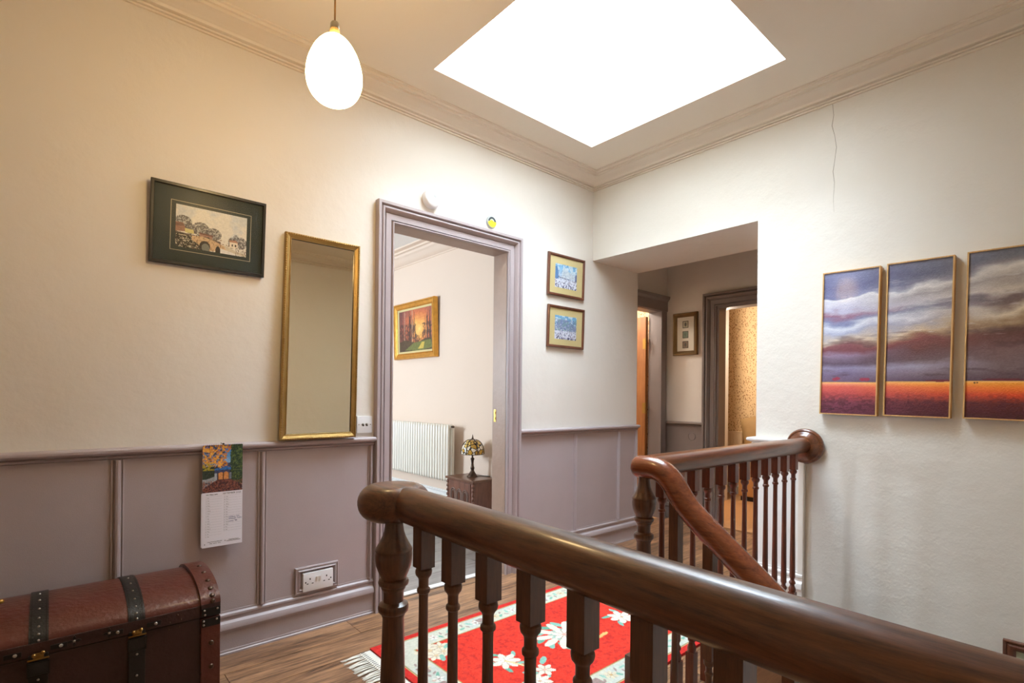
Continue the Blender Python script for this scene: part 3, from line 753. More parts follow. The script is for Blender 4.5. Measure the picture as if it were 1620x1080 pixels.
# --- bridge print on the left wall
X0, Z0, W_, H_ = -2.735, 1.661, .432, .330
P = plane((X0, -.003, Z0), (1, 0, 0), (0.014, -.035, 1), (0, -1, 0))
t = thing('framed_print', 'black framed print of a stone bridge in a wide dark green mount', 'picture', P(W_ / 2, 0, 0))
frame_rect(P, W_, H_, [(0, 0), (0, .017), (.002, .019), (.011, .019), (.013, .015), (.013, .008)], 'frame', M['black_frame'], t)
quad(P, .008, W_ - .008, .008, H_ - .008, 0, .008, 'mount', M['green_mat'], t)
for (a, c, e, f) in ((.163, .865, .185, .80),):
    b = MB(); 
    for (u0, u1, v0, v1) in ((a, c, e, e + .006), (a, c, f - .006, f), (a, a + .0045, e, f), (c - .0045, c, e, f)):
        b.add([P(u * W_, v * H_, .0086) for u, v in ((u0, v0), (u1, v0), (u1, v1), (u0, v1))], [(0, 1, 2, 3)])
    b.build('gold_line', M['line_gold'], t)
A = Art(260, 150, (226, 222, 212))
A.mask(np.clip(A.v * 1.1, 0, 1), (222, 218, 206), .6)
A.mask(np.clip(vnoise(260, 150, 6, 5, 4, 3) * 2.6 - 1.35, 0, 1) * (A.v > .4), (176, 190, 204), .8)
tr_n = vnoise(260, 150, 80, 46, 3, 5)
for (u, v, ru, rv) in ((.10, .60, .12, .16), (.34, .50, .12, .17), (.20, .46, .09, .12), (.52, .43, .11, .15), (.44, .38, .1, .12), (.84, .36, .05, .16), (.92, .33, .09, .15), (.78, .30, .05, .14)):
    A.mask(((((A.u - u) / ru) ** 2 + ((A.v - v) / rv) ** 2) < 1) & (tr_n > .45), (62, 58, 56), .8)
    A.mask(((((A.u - u) / ru) ** 2 + ((A.v - v) / rv) ** 2) < 1), (112, 108, 108), .35)
A.poly([(0, .36), (.14, .34), (.5, .30), (.62, .28), (.62, .18), (0, .2)], (96, 84, 74)); A.poly([(.0, .58), (.10, .58), (.13, .48), (.13, .38), (0, .36)], (150, 110, 92)); A.poly([(0, .56), (.1, .57), (.12, .50), (0, .49)], (120, 88, 74))
A.poly([(.12, .46), (.24, .45), (.25, .36), (.13, .36)], (206, 196, 132)); A.poly([(.32, .40), (.5, .38), (.5, .30), (.32, .32)], (160, 120, 104)); A.poly([(.31, .42), (.52, .40), (.5, .36), (.33, .38)], (110, 74, 62))
A.poly([(0, .33), (.25, .28), (.42, .12), (.42, 0), (0, 0)], (84, 80, 72)); A.mask(((tr_n > .5) & (A.v < .34) & (A.u < .46)), (30, 28, 26), .85); A.mask(((tr_n < .36) & (A.v < .30) & (A.u < .46)), (206, 200, 180), .9)
A.poly([(.22, .31), (.36, .33), (.5, .29), (.62, .22), (.8, .10), (.84, .06), (.6, .05), (.5, .02), (.40, .02), (.28, .16), (.22, .20)], (206, 176, 138)); A.mask((vnoise(260, 150, 60, 40, 2, 9) > .62) & (A.u > .22) & (A.u < .8) & (A.v < .33) & (A.v < .62 - .62 * A.u + .1), (120, 90, 64), .6)
A.ell(.40, .10, .075, .13, (44, 40, 38)); A.ell(.41, .07, .055, .10, (120, 124, 116)); A.ell(.585, .04, .035, .12, (40, 36, 34))
A.poly([(.62, .12), (.8, .06), (1, .0), (1, 0), (.62, 0)], (226, 224, 220)); A.poly([(.66, .22), (.86, .10), (1, .06), (1, .0), (.86, .03), (.7, .1)], (206, 196, 176))
A.poly([(.75, .32), (.87, .32), (.87, .17), (.75, .18)], (232, 222, 204)); A.poly([(.74, .36), (.84, .38), (.88, .32), (.75, .32)], (176, 128, 104)); A.poly([(.78, .27), (.80, .27), (.80, .22), (.78, .22)], (60, 50, 46)); A.poly([(.83, .27), (.85, .27), (.85, .22), (.83, .22)], (60, 50, 46))
A.mask(((tr_n > .58) & (A.v < .2) & (A.u > .84)), (70, 62, 58), .6)
A.noise(60, 40, 12, 21, 2)
A.build('print', M['print'], P, .205 * W_, .825 * W_, .235 * H_, .755 * H_, .0090, t)
quad(P, .012, W_ - .012, .012, H_ - .012, .0125, .0140, 'glass', M['matt_glass'], t)

# --- tall gilt mirror
X0, Z0, W_, H_ = -2.2385, .922, .367, .968
P = plane((X0, -.036, Z0), (1, 0, .004), (.0295, .032, 1), (0, -1, .032))
t = thing('wall_mirror', 'tall narrow mirror in a beaded gilt frame standing on the dado rail', 'mirror', P(W_ / 2, 0, 0))
quad(P, .004, W_ - .004, .004, H_ - .004, 0, .005, 'backing', M['joint'], t)
frame_rect(P, W_, H_, [(0, 0), (0, .016), (.003, .020), (.008, .021), (.011, .017), (.018, .014), (.023, .012), (.0255, .015), (.028, .014), (.0285, .006)], 'frame', M['gold'], t)
frame_rect(plane(P(.0275, .0275, 0), (1, 0, .004), (.0295, .032, 1), (0, -1, .032)), W_ - .055, H_ - .055, [(0, .007), (0, .011), (.0025, .010), (.0025, .007)], 'sight_line', M['black_frame'], t)
b = MB()
for i in range(int(H_ / .011)):
    for u in (.0055, W_ - .0055):
        b.ball(P(u, .006 + i * .011, .0205), .0036, nu=6, nv=4)
for i in range(int(W_ / .011)):
    for v in (.0055, H_ - .0055):
        b.ball(P(.006 + i * .011, v, .0205), .0036, nu=6, nv=4)
o = b.build('bead_moulding', M['gold'], t, smooth=True); o['kind'] = 'stuff'
quad(P, .026, W_ - .026, .026, H_ - .026, .0055, .0075, 'looking_glass', M['mirror'], t)

# --- two small crowd prints right of the doorway
def crowd(seed, hazy):
    nx, ny = 120, 96
    A = Art(nx, ny, (210, 226, 240)); n = vnoise(nx, ny, 8, 6, 4, seed); n2 = vnoise(nx, ny, 50, 40, 2, seed + 1)
    A.ramp(A.v + (n - .5) * .3, [(0, (224, 228, 240)), (.45, (206, 216, 232)), (.7, (150, 196, 226)), (1, (104, 170, 214))])
    A.mask((n > .52) & (A.v > .45), (232, 238, 242), .75)
    if hazy:
        A.poly([(.1, .45), (.1, .78), (.3, .86), (.6, .80), (.95, .62), (.95, .40)], (150, 160, 196), .7); A.mask((n2 > .5) & (A.v > .32) & (A.v < .85), (92, 104, 160), .75)
        A.mask((vnoise(nx, ny, 26, 10, 2, seed + 8) > .56) & (A.v > .35) & (A.v < .9), (120, 170, 150), .4)
    else:
        A.poly([(.28, .45), (.33, .80), (.42, .92), (.50, .80), (.90, .58), (.90, .45)], (214, 222, 226), .85); A.poly([(0, .35), (0, .85), (.08, .9), (.14, .7), (.16, .35)], (70, 120, 180), .9)
        A.poly([(.92, .3), (.92, .62), (.96, .70), (1, .66), (1, .3)], (66, 78, 130), .9); A.mask((n2 > .60) & (A.v > .4) & (A.v < .75), (120, 140, 180), .5); A.line((.12, .45), (.7, .40), .012, (70, 60, 90), .9)
    A.mask(A.v < .36, (226, 228, 240), .85)
    r = np.random.default_rng(seed)
    for k in range(95):
        v = r.random() ** 1.3 * .40; u = r.random(); s = .045 - v * .05
        A.ell(u, v, s * .32, s, [(40, 44, 96), (62, 70, 130), (86, 50, 84), (34, 38, 70)][k % 4], .9)
    A.noise(60, 50, 22, seed + 4, 2)
    return A
def small_print(z0, seed, hazy, label):
    X0, W_, H_ = -.484, .372, .290
    P = plane((X0, -.002, z0), (1, 0, 0), (.012, -.020, 1), (0, -1, 0))
    t = thing('framed_print', label, 'picture', P(W_ / 2, 0, 0), 'pair of small prints right of the doorway')
    frame_rect(P, W_, H_, [(0, 0), (0, .014), (.003, .018), (.012, .018), (.017, .014), (.019, .009)], 'frame', M['brown_frame'], t)
    quad(P, .012, W_ - .012, .012, H_ - .012, 0, .008, 'mount', M['buff_mat'], t)
    crowd(seed, hazy).build('print', M['print'], P, .071, W_ - .079, .060, H_ - .066, .0088, t)
    quad(P, .017, W_ - .017, .017, H_ - .017, .0105, .0115, 'glass', M['glass'], t)
small_print(1.838, 31, False, 'upper of two small brown framed crowd prints, with pale blue sky')
small_print(1.480, 57, True, 'lower of two small brown framed crowd prints, with violet hazy buildings')

# --- three canvases on the right wall: one stormy sky over a red field
def storm(part):
    nx, ny = 100, 280
    A = Art(nx, ny); U = A.u / 3 + part / 3.0
    big = lambda fx, fy, oc, sd: vnoise(nx * 3, ny, fx, fy, oc, sd)[:, part * nx:(part + 1) * nx]
    wv = big(6, 8, 4, 77); streak = big(7, 34, 3, 78); fine = big(16, 80, 3, 79)
    V = A.v - (.10 * U - .05) * np.clip((A.v - .3) * 3, 0, 1) + (wv - .5) * .11 * np.clip((A.v - .24) * 5, 0, 1) + (streak - .5) * .05 * np.clip((A.v - .24) * 5, 0, 1)
    c1 = [(0, (86, 34, 56)), (.08, (110, 44, 62)), (.13, (178, 62, 62)), (.19, (216, 84, 70)), (.214, (238, 150, 110)), (.222, (98, 78, 102)), (.28, (108, 92, 124)), (.32, (130, 124, 158)), (.36, (84, 66, 84)), (.42, (132, 110, 138)), (.46, (104, 50, 58)), (.51, (124, 72, 76)), (.545, (206, 186, 164)), (.60, (158, 164, 194)), (.645, (214, 220, 232)), (.68, (116, 124, 166)), (.72, (132, 88, 112)), (.76, (178, 176, 202)), (.835, (224, 226, 236)), (.85, (96, 104, 150)), (.92, (84, 86, 130)), (1, (112, 118, 158))]
    c2 = [(0, (62, 22, 32)), (.09, (92, 34, 40)), (.14, (192, 66, 46)), (.185, (226, 100, 50)), (.212, (246, 160, 62)), (.222, (78, 58, 76)), (.27, (116, 98, 110)), (.32, (150, 142, 162)), (.35, (90, 68, 72)), (.42, (84, 46, 46)), (.48, (116, 58, 54)), (.515, (150, 110, 84)), (.55, (206, 178, 142)), (.60, (150, 142, 156)), (.635, (208, 204, 208)), (.70, (122, 122, 142)), (.74, (186, 180, 186)), (.80, (150, 140, 142)), (.84, (212, 206, 202)), (.875, (104, 100, 116)), (.93, (76, 76, 98)), (1, (88, 88, 106))]
    c3 = [(0, (50, 16, 20)), (.09, (84, 26, 26)), (.14, (214, 62, 28)), (.18, (236, 110, 30)), (.218, (242, 156, 44)), (.226, (74, 52, 60)), (.30, (104, 84, 86)), (.40, (104, 76, 74)), (.47, (84, 48, 44)), (.51, (78, 52, 44)), (.55, (132, 102, 72)), (.60, (206, 186, 156)), (.66, (100, 80, 74)), (.70, (92, 74, 72)), (.74, (186, 170, 152)), (.80, (146, 132, 122)), (.86, (206, 196, 184)), (.90, (120, 112, 112)), (.95, (88, 88, 98)), (1, (104, 106, 116))]
    src = [c1, c2, c3][part]; nxt = [c2, c3, c3][part]; prv = [c1, c1, c2][part]
    ref = np.zeros((ny, nx, 3))
    for k in range(3):
        f = lambda st: np.interp(V, [p for p, _ in st], [c[k] for _, c in st])
        wL = np.clip(.5 - A.u, 0, .5)[...]; wR = np.clip(A.u - .5, 0, .5)
        ref[..., k] = f(src) * (1 - wL - wR) + f(prv) * wL + f(nxt) * wR
    A.c = ref
    A.mask(np.clip((fine - .64) * 5, 0, 1) * (A.v > .5) * (A.v < .9), (226, 222, 220), .30)
    A.mask(np.clip((streak - .64) * 7, 0, 1) * (A.v > .25) * (A.v < .55), (58, 36, 40), .45)
    A.mask((np.abs(A.v - .219) < .006), (250, 176, 92), .8)
    A.mask((big(50, 90, 2, 81) > .52) * np.clip((.16 - A.v) * 14, 0, 1), (66, 22, 34), .6)
    A.noise(40, 110, 7, 83 + part, 2)
    if part == 0:
        for u, v in ((.26, .243), (.30, .248), (.76, .243), (.83, .243)): A.ell(u, v, .055, .011, (150, 40, 62), .9)
    if part == 1: A.ell(.85, .228, .22, .006, (110, 30, 40), .9)
    if part == 2:
        A.ell(.5, .232, .28, .007, (96, 28, 36), .9); A.ell(.13, .212, .012, .005, (20, 12, 14)); A.ell(.17, .213, .010, .005, (20, 12, 14))
    A.c = 255 * (np.clip(A.c, 0, 255) / 255) ** 0.86
    return A
# the artist's small signature on the first canvas
for k, (y0, zb, zt, lab) in enumerate(((-1.556, 1.061, 1.784, 'left canvas of the stormy sky triptych, bluest of the three'), (-1.832, 1.060, 1.782, 'middle canvas of the stormy sky triptych over an orange field'), (-2.124, 1.057, 1.779, 'right canvas of the stormy sky triptych, cut by the frame edge'))):
    W_, H_ = .250, zt - zb
    P = plane((-.004, y0, zb), (0, -1, -.020), (0, -.0165, 1), (-1, 0, 0))
    t = thing('triptych_canvas', lab, 'painting', P(W_ / 2, 0, 0), 'three stormy sky canvases')
    frame_rect(P, W_, H_, [(0, 0), (0, .036), (.0055, .036), (.0055, .02)], 'frame', M['pale_wood'], t)
    storm(k).build('canvas', M['oil'], P, .0045, W_ - .0045, .0045, H_ - .0045, .031, t)
    if k == 0:
        b = MB(); scribble(b, P, .022, .022, .020, .010, .0316, 3, .0007); scribble(b, P, .047, .022, .022, .011, .0316, 4, .0007)
        b.build('signature', M['ink'], t)

# --- framed picture low on the stair wall
W_, H_ = .34, .30
P = plane((-.003, -2.258, -.162), (0, -1, 0), (0, 0, 1), (-1, 0, 0))
t = thing('framed_picture', 'brown wooden framed picture low on the stairwell wall at bottom right', 'picture', P(W_ / 2, 0, 0))
frame_rect(P, W_, H_, [(0, 0), (0, .020), (.004, .022), (.010, .018), (.012, .014), (.020, .020), (.030, .018), (.040, .008)], 'frame', M['brown_frame'], t)
A = Art(60, 50, (168, 172, 150)); A.noise(6, 6, 26, 91, 3); A.build('print', M['print'], P, .036, W_ - .036, .036, H_ - .036, .007, t)

# --- sunset painting in the far room
P = plane((-.004, 2.888, 1.545), (0, -1, 0), (-.030, 0, 1), (-1, 0, 0)); W_, H_ = .845, .620
t = thing('framed_painting', 'gilt framed oil painting of a forest sunset on the far room wall', 'painting', P(W_ / 2, 0, 0))
frame_rect(P, W_, H_, [(0, 0), (0, .045), (.006, .052), (.016, .052), (.022, .044), (.050, .034), (.056, .040), (.062, .036), (.066, .026)], 'frame', M['gold_bright'], t)
frame_rect(plane(P(.062, .062, .0), (0, -1, 0), (-.030, 0, 1), (-1, 0, 0)), W_ - .124, H_ - .124, [(0, .02), (0, .030), (.022, .024), (.024, .018)], 'slip', M['buff_mat'], t)
A = Art(130, 100); d = np.hypot((A.u - .62) * 1.3, (A.v - .52))
A.ramp(d + (vnoise(130, 100, 8, 8, 4, 41) - .5) * .2, [(0, (250, 214, 130)), (.18, (240, 170, 84)), (.4, (206, 110, 66)), (.7, (150, 80, 70)), (1, (96, 56, 60))])
g = vnoise(130, 100, 60, 22, 3, 42)
A.mask((g > .47) & (A.v < .62 + .12 * np.abs(A.u - .6)) & (A.v > .18) & (d > .16), (74, 46, 40), .75)
r_ = np.random.default_rng(5)
for k in range(26):
    u = r_.random(); u = u if abs(u - .64) > .13 else u * .5
    A.line((u, .2 + .1 * r_.random()), (u + .03 * (r_.random() - .5), .65 + .33 * r_.random()), .006 + .006 * r_.random(), (72, 48, 44), .85)
for u in (.16, .40): A.line((u, .15), (u + .02, .97), .012, (196, 160, 130), .8)
A.mask(A.v < .24 + .04 * np.sin(A.u * 9), (70, 56, 36), .9); A.poly([(.18, .04), (.45, .20), (.95, .24), (1, .05), (.6, .0)], (108, 112, 54)); A.poly([(.58, .05), (.70, .20), (.78, .20), (.74, .05)], (226, 190, 80), .8)
A.noise(50, 40, 14, 44, 2)
A.build('canvas', M['oil'], P, .082, W_ - .082, .082, H_ - .082, .020, t)

# --- little stamp frame in the hall
P = plane((HX - .003, .204, 1.540), (0, -1, 0), (-.01, 0, 1), (-1, 0, 0)); W_, H_ = .250, .396
t = thing('framed_stamps', 'small bronze frame with three mounted stamps on the hall wall', 'picture', P(W_ / 2, 0, 0))
frame_rect(P, W_, H_, [(0, 0), (0, .018), (.004, .026), (.014, .028), (.026, .020), (.034, .014), (.040, .008)], 'frame', plain('aged_bronze_gilt', S(126, 100, 66), 0.35, 0.75, bump=0.2, bscale=60, var=0.2, vscale=20), t)
quad(P, .03, W_ - .03, .03, H_ - .03, 0, .007, 'mount', M['cream_mat'], t)
for k, (v, col) in enumerate(((.725, (176, 168, 140)), (.485, (110, 122, 100)), (.250, (134, 112, 90)))):
    A = Art(24, 28, col); A.mask((A.u < .12) | (A.u > .88) | (A.v < .1) | (A.v > .9), (70, 64, 50)); A.ell(.5, .5, .18, .26, (80, 76, 66) if k != 1 else (90, 104, 84)); A.noise(12, 12, 18, 60 + k, 2)
    hh = .033
    A.build('stamp', M['print'], P, W_ / 2 - .030, W_ / 2 + .030, v * H_ - hh, v * H_ + hh, .0078, t)

# ================================================================== CALENDAR
CX0, CX1, CYd = -2.544, -2.390, .040
P = plane((CX0, -CYd, .486), (1, 0, 0), (0, 0, 1), (0, -1, 0)); W_ = CX1 - CX0
t = thing('wall_calendar', 'slim hanging wall calendar with an autumn gateway photo above a month pad', 'calendar', P(W_ / 2, .43, 0))
quad(P, 0, W_, .002, .432, 0, .0015, 'backing_card', M['paper'], t)
quad(P, -.004, W_ - .002, .004, .228, .0016, .0042, 'date_pad', M['paper'], t)
quad(P, 0, W_, 0, .230, .0043, .0052, 'month_sheet', M['paper'], t)
A = Art(84, 110); n = vnoise(84, 110, 26, 34, 3, 101); n2 = vnoise(84, 110, 9, 12, 4, 102); n3 = vnoise(84, 110, 40, 50, 2, 103)
A.ramp(A.v + (n2 - .5) * .3, [(.45, (196, 208, 220)), (.7, (96, 158, 216)), (1, (44, 108, 190))])
A.poly([(.3, .25), (.3, .52), (.5, .62), (.8, .60), (.8, .25)], (64, 72, 108)); A.poly([(.3, .5), (.55, .56), (.7, .50), (.7, .46), (.3, .46)], (50, 110, 180))
A.mask((n > .42) & ((A.u * .9 + (1 - A.v) * .25) < .66 + (n2 - .5) * .4) & (A.v > .52), (206, 122, 40), .95); A.mask((n > .56) & ((A.u + (1 - A.v) * .3) < .62) & (A.v > .5), (238, 178, 70), .9); A.mask((n < .36) & (A.u < .55) & (A.v > .5), (60, 44, 30), .7)
A.mask((A.u < .3) & (A.v < .55) & (A.v > .28), (34, 44, 28), .9); A.mask((A.u < .3) & (A.v < .62) & (A.v > .46) & (n > .5), (170, 150, 40), .9)
A.mask((A.u > .70 + .08 * (n2 - .5)) & (A.v > .14), (36, 58, 36), .95); A.mask((A.u > .70) & (n3 > .55) & (A.v > .14), (98, 116, 60), .8)
A.poly([(0, .12), (.30, .24), (.30, .33), (0, .26)], (160, 166, 170)); A.poly([(.3, .24), (.36, .24), (.36, .40), (.3, .40)], (170, 176, 184)); A.poly([(.66, .26), (.72, .26), (.72, .40), (.66, .40)], (120, 130, 146))
A.poly([(.0, 0), (1, 0), (1, .12), (.68, .26), (.36, .26), (.0, .08)], (96, 56, 56)); A.mask((n3 > .52) & (A.v < .24), (150, 88, 66), .7); A.mask((n3 < .4) & (A.v < .22), (52, 32, 40), .7)
A.poly([(.38, .26), (.38, .39), (.46, .42), (.52, .40), (.58, .43), (.65, .39), (.65, .26)], (214, 142, 78))
for u in (.38, .515, .65): A.line((u, .26), (u, .40), .008, (70, 40, 30))
A.noise(60, 80, 30, 105, 2)
A.build('photo', M['photo'], P, 0, W_, .230, .430, .0022, t)
b = MB()
for k in range(22): b.tube([P(.005 + k * .0068, .424, .003), P(.005 + k * .0068, .431, .0045), P(.005 + k * .0068, .4325, .001), P(.005 + k * .0068, .427, -.001)], .0006, 5)
o = b.build('wire_binding', M['iron'], t); o['kind'] = 'stuff'
b = MB(); d = .0054
lettering(b, 'SEPTEMBER 2023', .0098, P, .148, .2185, d, 'RIGHT')
for u, l in ((.014, .009), (.026, .016), (.045, .012)): scribble(b, P, u, .219, l, .004, d, int(l * 500), .0006)
days = ['Fri', 'Sat', 'Sun', 'Mon', 'Tue', 'Wed', 'Thu']
for i in range(30):
    cx, row = (.012, i) if i < 16 else (.082, i - 16)
    v = .205 - .0108 * row
    lettering(b, str(i + 1), .0052, P, cx + .004, v, d, 'RIGHT'); lettering(b, days[i % 7], .0056, P, cx + .007, v, d)
for u, v, l in ((.028, .013, .010), (.042, .013, .014), (.060, .013, .010), (.020, .020, .055), (.100, .020, .040), (.092, .015, .055)): scribble(b, P, u, v, l, .003, d, int(l * 600), .0004)
for u, v in ((.010, .014), (.087, .020)): b.add([P(u - .002, v - .002, d), P(u + .002, v - .002, d), P(u, v + .003, d)], [(0, 1, 2)])
b.build('printed_dates', M['ink'], t)
b = MB()
for i in range(16):
    for u0, u1 in ((.010, .074), (.080, .150)):
        v = .2125 - .0108 * i
        if i == 15 and u0 > .05: continue
        b.add([P(u0, v, d - .0001), P(u1, v, d - .0001), P(u1, v + .0004, d - .0001), P(u0, v + .0004, d - .0001)], [(0, 1, 2, 3)])
b.build('ruled_lines', plain('grey_rule', S(150, 150, 160), 0.7), t)
b = MB()
for u, v, l, h_ in ((.100, .116, .026, .006), (.130, .118, .012, .005), (.099, .108, .030, .006), (.133, .108, .018, .007), (.101, .097, .018, .005), (.124, .098, .010, .008)): scribble(b, P, u, v, l, h_, d, int(l * 320), .0005)
b.build('handwriting', M['ink_blue'], t)
MB().lathe([(.0015, -.006), (.0015, .050), (.004, .050), (.003, .053)], (CX0 + W_ / 2, 0, .9205), 8, 'Y').build('nail', M['iron'], t)

# ================================================================== SMALL FITTINGS ON THE LEFT WALL
t = thing('double_socket', 'white double plug socket with two switches low in the taupe panelling', 'socket', (-2.05, -.008, .24))
P = plane((-2.118, -.0075, .196), (1, 0, 0), (0, 0, 1), (0, -1, 0))
frame_rect(plane((-2.150, -.007, .190), (1, 0, 0), (0, 0, 1), (0, -1, 0)), .208, .122, [(0, 0), (0, .014), (.005, .016), (.008, .011), (.011, .014), (.017, .018), (.021, .012), (.022, 0)], 'timber_surround', M['taupe'], t)
b = MB().add([P(u, v, d) for d in (0, .022) for u, v in ((0, 0), (.146, 0), (.146, .088), (0, .088))], [(0, 3, 2, 1), (4, 5, 6, 7), (0, 1, 5, 4), (1, 2, 6, 5), (2, 3, 7, 6), (3, 0, 4, 7)])
b.build('face_plate', M['plastic'], t, smooth=True, bevel=.003)
for u in (.066, .080):
    b = MB().add([P(u - .005, .040, .021), P(u + .005, .040, .021), P(u + .005, .066, .021), P(u - .005, .066, .021), P(u - .005, .040, .024), P(u + .005, .040, .024), P(u + .005, .066, .028), P(u - .005, .066, .028)],
                 [(0, 3, 2, 1), (4, 5, 6, 7), (0, 1, 5, 4), (1, 2, 6, 5), (2, 3, 7, 6), (3, 0, 4, 7)])
    b.build('switch_rocker', M['white'], t, bevel=.001)
for c in (.033, .113):
    for (u, v, a, e) in ((c, .058, .0025, .0042), (c - .012, .036, .0042, .0020), (c + .012, .036, .0042, .0020)):
        quad(P, u - a, u + a, v - e, v + e, .0215, .0224, 'pin_slot', M['black'], t)
for u in (.012, .134): quad(P, u - .003, u + .003, .041, .047, .0215, .0224, 'screw', M['black'], t)

t = thing('light_switch', 'double light switch plate with two small toggles beside the door frame', 'switch', (-1.80, 0, .98))
P = plane((-1.846, 0, .940), (1, 0, 0), (0, 0, 1), (0, -1, 0))
MB().add([P(u, v, d) for d in (0, .009) for u, v in ((0, 0), (.084, 0), (.084, .086), (0, .086))], [(0, 3, 2, 1), (4, 5, 6, 7), (0, 1, 5, 4), (1, 2, 6, 5), (2, 3, 7, 6), (3, 0, 4, 7)]).build('face_plate', M['plastic'], t, smooth=True, bevel=.002)
for u in (.032, .052):
    MB().lathe([(.007, .0), (.007, .010), (.004, .011)], P(u, .043, 0), 12, 'Y').build('toggle_boss', M['stud'], t, smooth=True)
    MB().tube([P(u, .043, .009), P(u, .037, .017)], [.0025, .0032], 8).build('toggle', M['iron'], t, smooth=True)
for u in (.010, .074): MB().lathe([(.003, 0), (.003, .0098)], P(u, .043, 0), 10, 'Y').build('screw', M['stud'], t)

t = thing('smoke_alarm', 'round white smoke alarm mounted just above the door frame', 'alarm', (-1.418, 0, 2.243))
MB().lathe([(.052, 0), (.052, .010), (.048, .012), (.048, .014)], (-1.418, 0, 2.243), 32, 'Y').build('base', M['plastic'], t, smooth=True, angle=30)
MB().lathe([(.054, .014), (.055, .020), (.052, .032), (.044, .038), (.02, .040), (.001, .0403)], (-1.418, 0, 2.243), 32, 'Y').build('cover', M['plastic'], t, smooth=True)
MB().lathe([(.011, .039), (.011, .0415), (.009, .0425), (.001, .0425)], (-1.408, 0, 2.258), 16, 'Y').build('test_button', plain('grey_button', S(196, 200, 200), 0.4), t, smooth=True)

BC = (-.974, 0, 2.216)
t = thing('round_badge', 'small round grey and yellow badge above the door frame', 'badge', BC)
MB().lathe([(.038, 0), (.038, .008), (.035, .012), (.001, .012)], BC, 28, 'Y').build('disc', plain('badge_silver', S(190, 196, 196), 0.35, 0.3), t, smooth=True, angle=30)
arc = [(.030 * math.cos(a), .030 * math.sin(a)) for a in np.linspace(.10, PI - .1, 14)] + [(.019 * math.cos(a), .019 * math.sin(a)) for a in np.linspace(PI - .15, .15, 14)]
MB().prism([(BC[0] + x, BC[2] + z) for x, z in arc], wallY(0), .0121, .0130).build('dark_arc', plain('badge_charcoal', S(52, 58, 62), 0.5), t)
low = [(.033 * math.cos(a), .033 * math.sin(a)) for a in np.linspace(PI + .15, 2 * PI + .05, 16)] + [(.012, .004), (-.004, .012), (-.018, .004)]
MB().prism([(BC[0] + x, BC[2] + z) for x, z in low], wallY(0), .0121, .0132).build('yellow_panel', plain('badge_yellow', S(240, 206, 40), 0.5), t)

# ================================================================== TRUNK
TX0, TX1, TYF, TYB, TYC = -3.285, -2.572, -.492, -.066, -.279
trunk = thing('storage_trunk', 'domed oxblood leather trunk with black straps against the taupe panelling', 'trunk', ((TX0 + TX1) / 2, TYC, 0))
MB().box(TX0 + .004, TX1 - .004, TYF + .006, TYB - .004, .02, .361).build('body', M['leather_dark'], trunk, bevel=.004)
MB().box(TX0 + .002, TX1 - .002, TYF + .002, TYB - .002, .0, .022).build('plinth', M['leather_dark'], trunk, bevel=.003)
def dome(a, b_, z0, n=20):
    return [(TYC - a * math.cos(t), z0 + b_ * math.sin(t)) for t in np.linspace(0, PI, n)]
YZ = lambda y, z, h: (h, y, z)
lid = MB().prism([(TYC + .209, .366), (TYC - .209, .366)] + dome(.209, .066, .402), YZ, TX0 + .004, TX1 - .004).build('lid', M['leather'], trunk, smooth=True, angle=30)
# dark lip round the lid front
MB().box(TX0 + .003, TX1 - .003, TYF - .001, TYF + .02, .3645, .4035).build('lid_lip', M['leather_dark'], trunk, bevel=.002)
def bands(x0, x1, grow, z0, mat_lid, name):
    r = MB()
    o, i = dome(.209 + grow, .066 + grow, z0), dome(.206, .063, z0)
    r.prism(o + i[::-1], YZ, x0, x1)
    return r.build(name, mat_lid, trunk, smooth=True, angle=30)
def stud(parent, p, r, nrm, name='stud', mat='stud', flat=.55):
    b = MB(); n = Vector(nrm).normalized(); q = n.to_track_quat('Z', 'Y')
    pr = [(r, 0), (r * .96, r * .22 * flat), (r * .7, r * .72 * flat), (r * .35, r * .95 * flat), (.0002, r * flat)]
    vs, nn = [], 12
    for a, h in pr:
        for k in range(nn):
            t = 2 * PI * k / nn
            vs.append(Vector(p) + q @ Vector((a * math.cos(t), a * math.sin(t), h)))
    b.add(vs, [(i * nn + k, i * nn + (k + 1) % nn, (i + 1) * nn + (k + 1) % nn, (i + 1) * nn + k) for i in range(len(pr) - 1) for k in range(nn)])
    return b.build(name, M[mat], parent, smooth=True)
for x0, x1 in ((TX1 - .060, TX1), (TX0, TX0 + .060)):
    bd = bands(x0, x1, .010, .404, M['leather'], 'end_band'); bd['label'] = 'raised end band of the lid'
    for t in (.14, .36, .62, .90, 1.25, 1.6):
        a = t; p = (x0 + .036, TYC - .219 * math.cos(a), .404 + .076 * math.sin(a))
        stud(bd, p, .0085, (0, -math.cos(a) / .219, math.sin(a) / .076), mat='bronze')
    lp = MB().box(x0, x1, TYF - .006, TYF + .02, .3645, .4085).build('end_lip', M['leather_dark'], trunk, bevel=.002)
    post = MB().box(x0, x1, TYF - .006, TYF + .02, .0, .360).build('corner_post', M['leather'], trunk, bevel=.003)
    for z in (.272, .190, .110, .040): stud(post, (x0 + .032, TYF - .006, z), .0085, (0, -1, 0), mat='bronze')
    br = MB().box(x0 + .002, x1 - .001, TYF - .0075, TYF - .005, .366, .394).box(x0 + .002, x1 - .001, TYF - .0075, TYF - .005, .330, .3585).build('corner_bracket', M['iron'], trunk, bevel=.001)
    for dx, z in ((.010, .387), (.050, .387), (.012, .372), (.008, .351), (.048, .351), (.008, .338)): stud(br, (x0 + dx, TYF - .0075, z), .0035, (0, -1, 0), name='rivet')
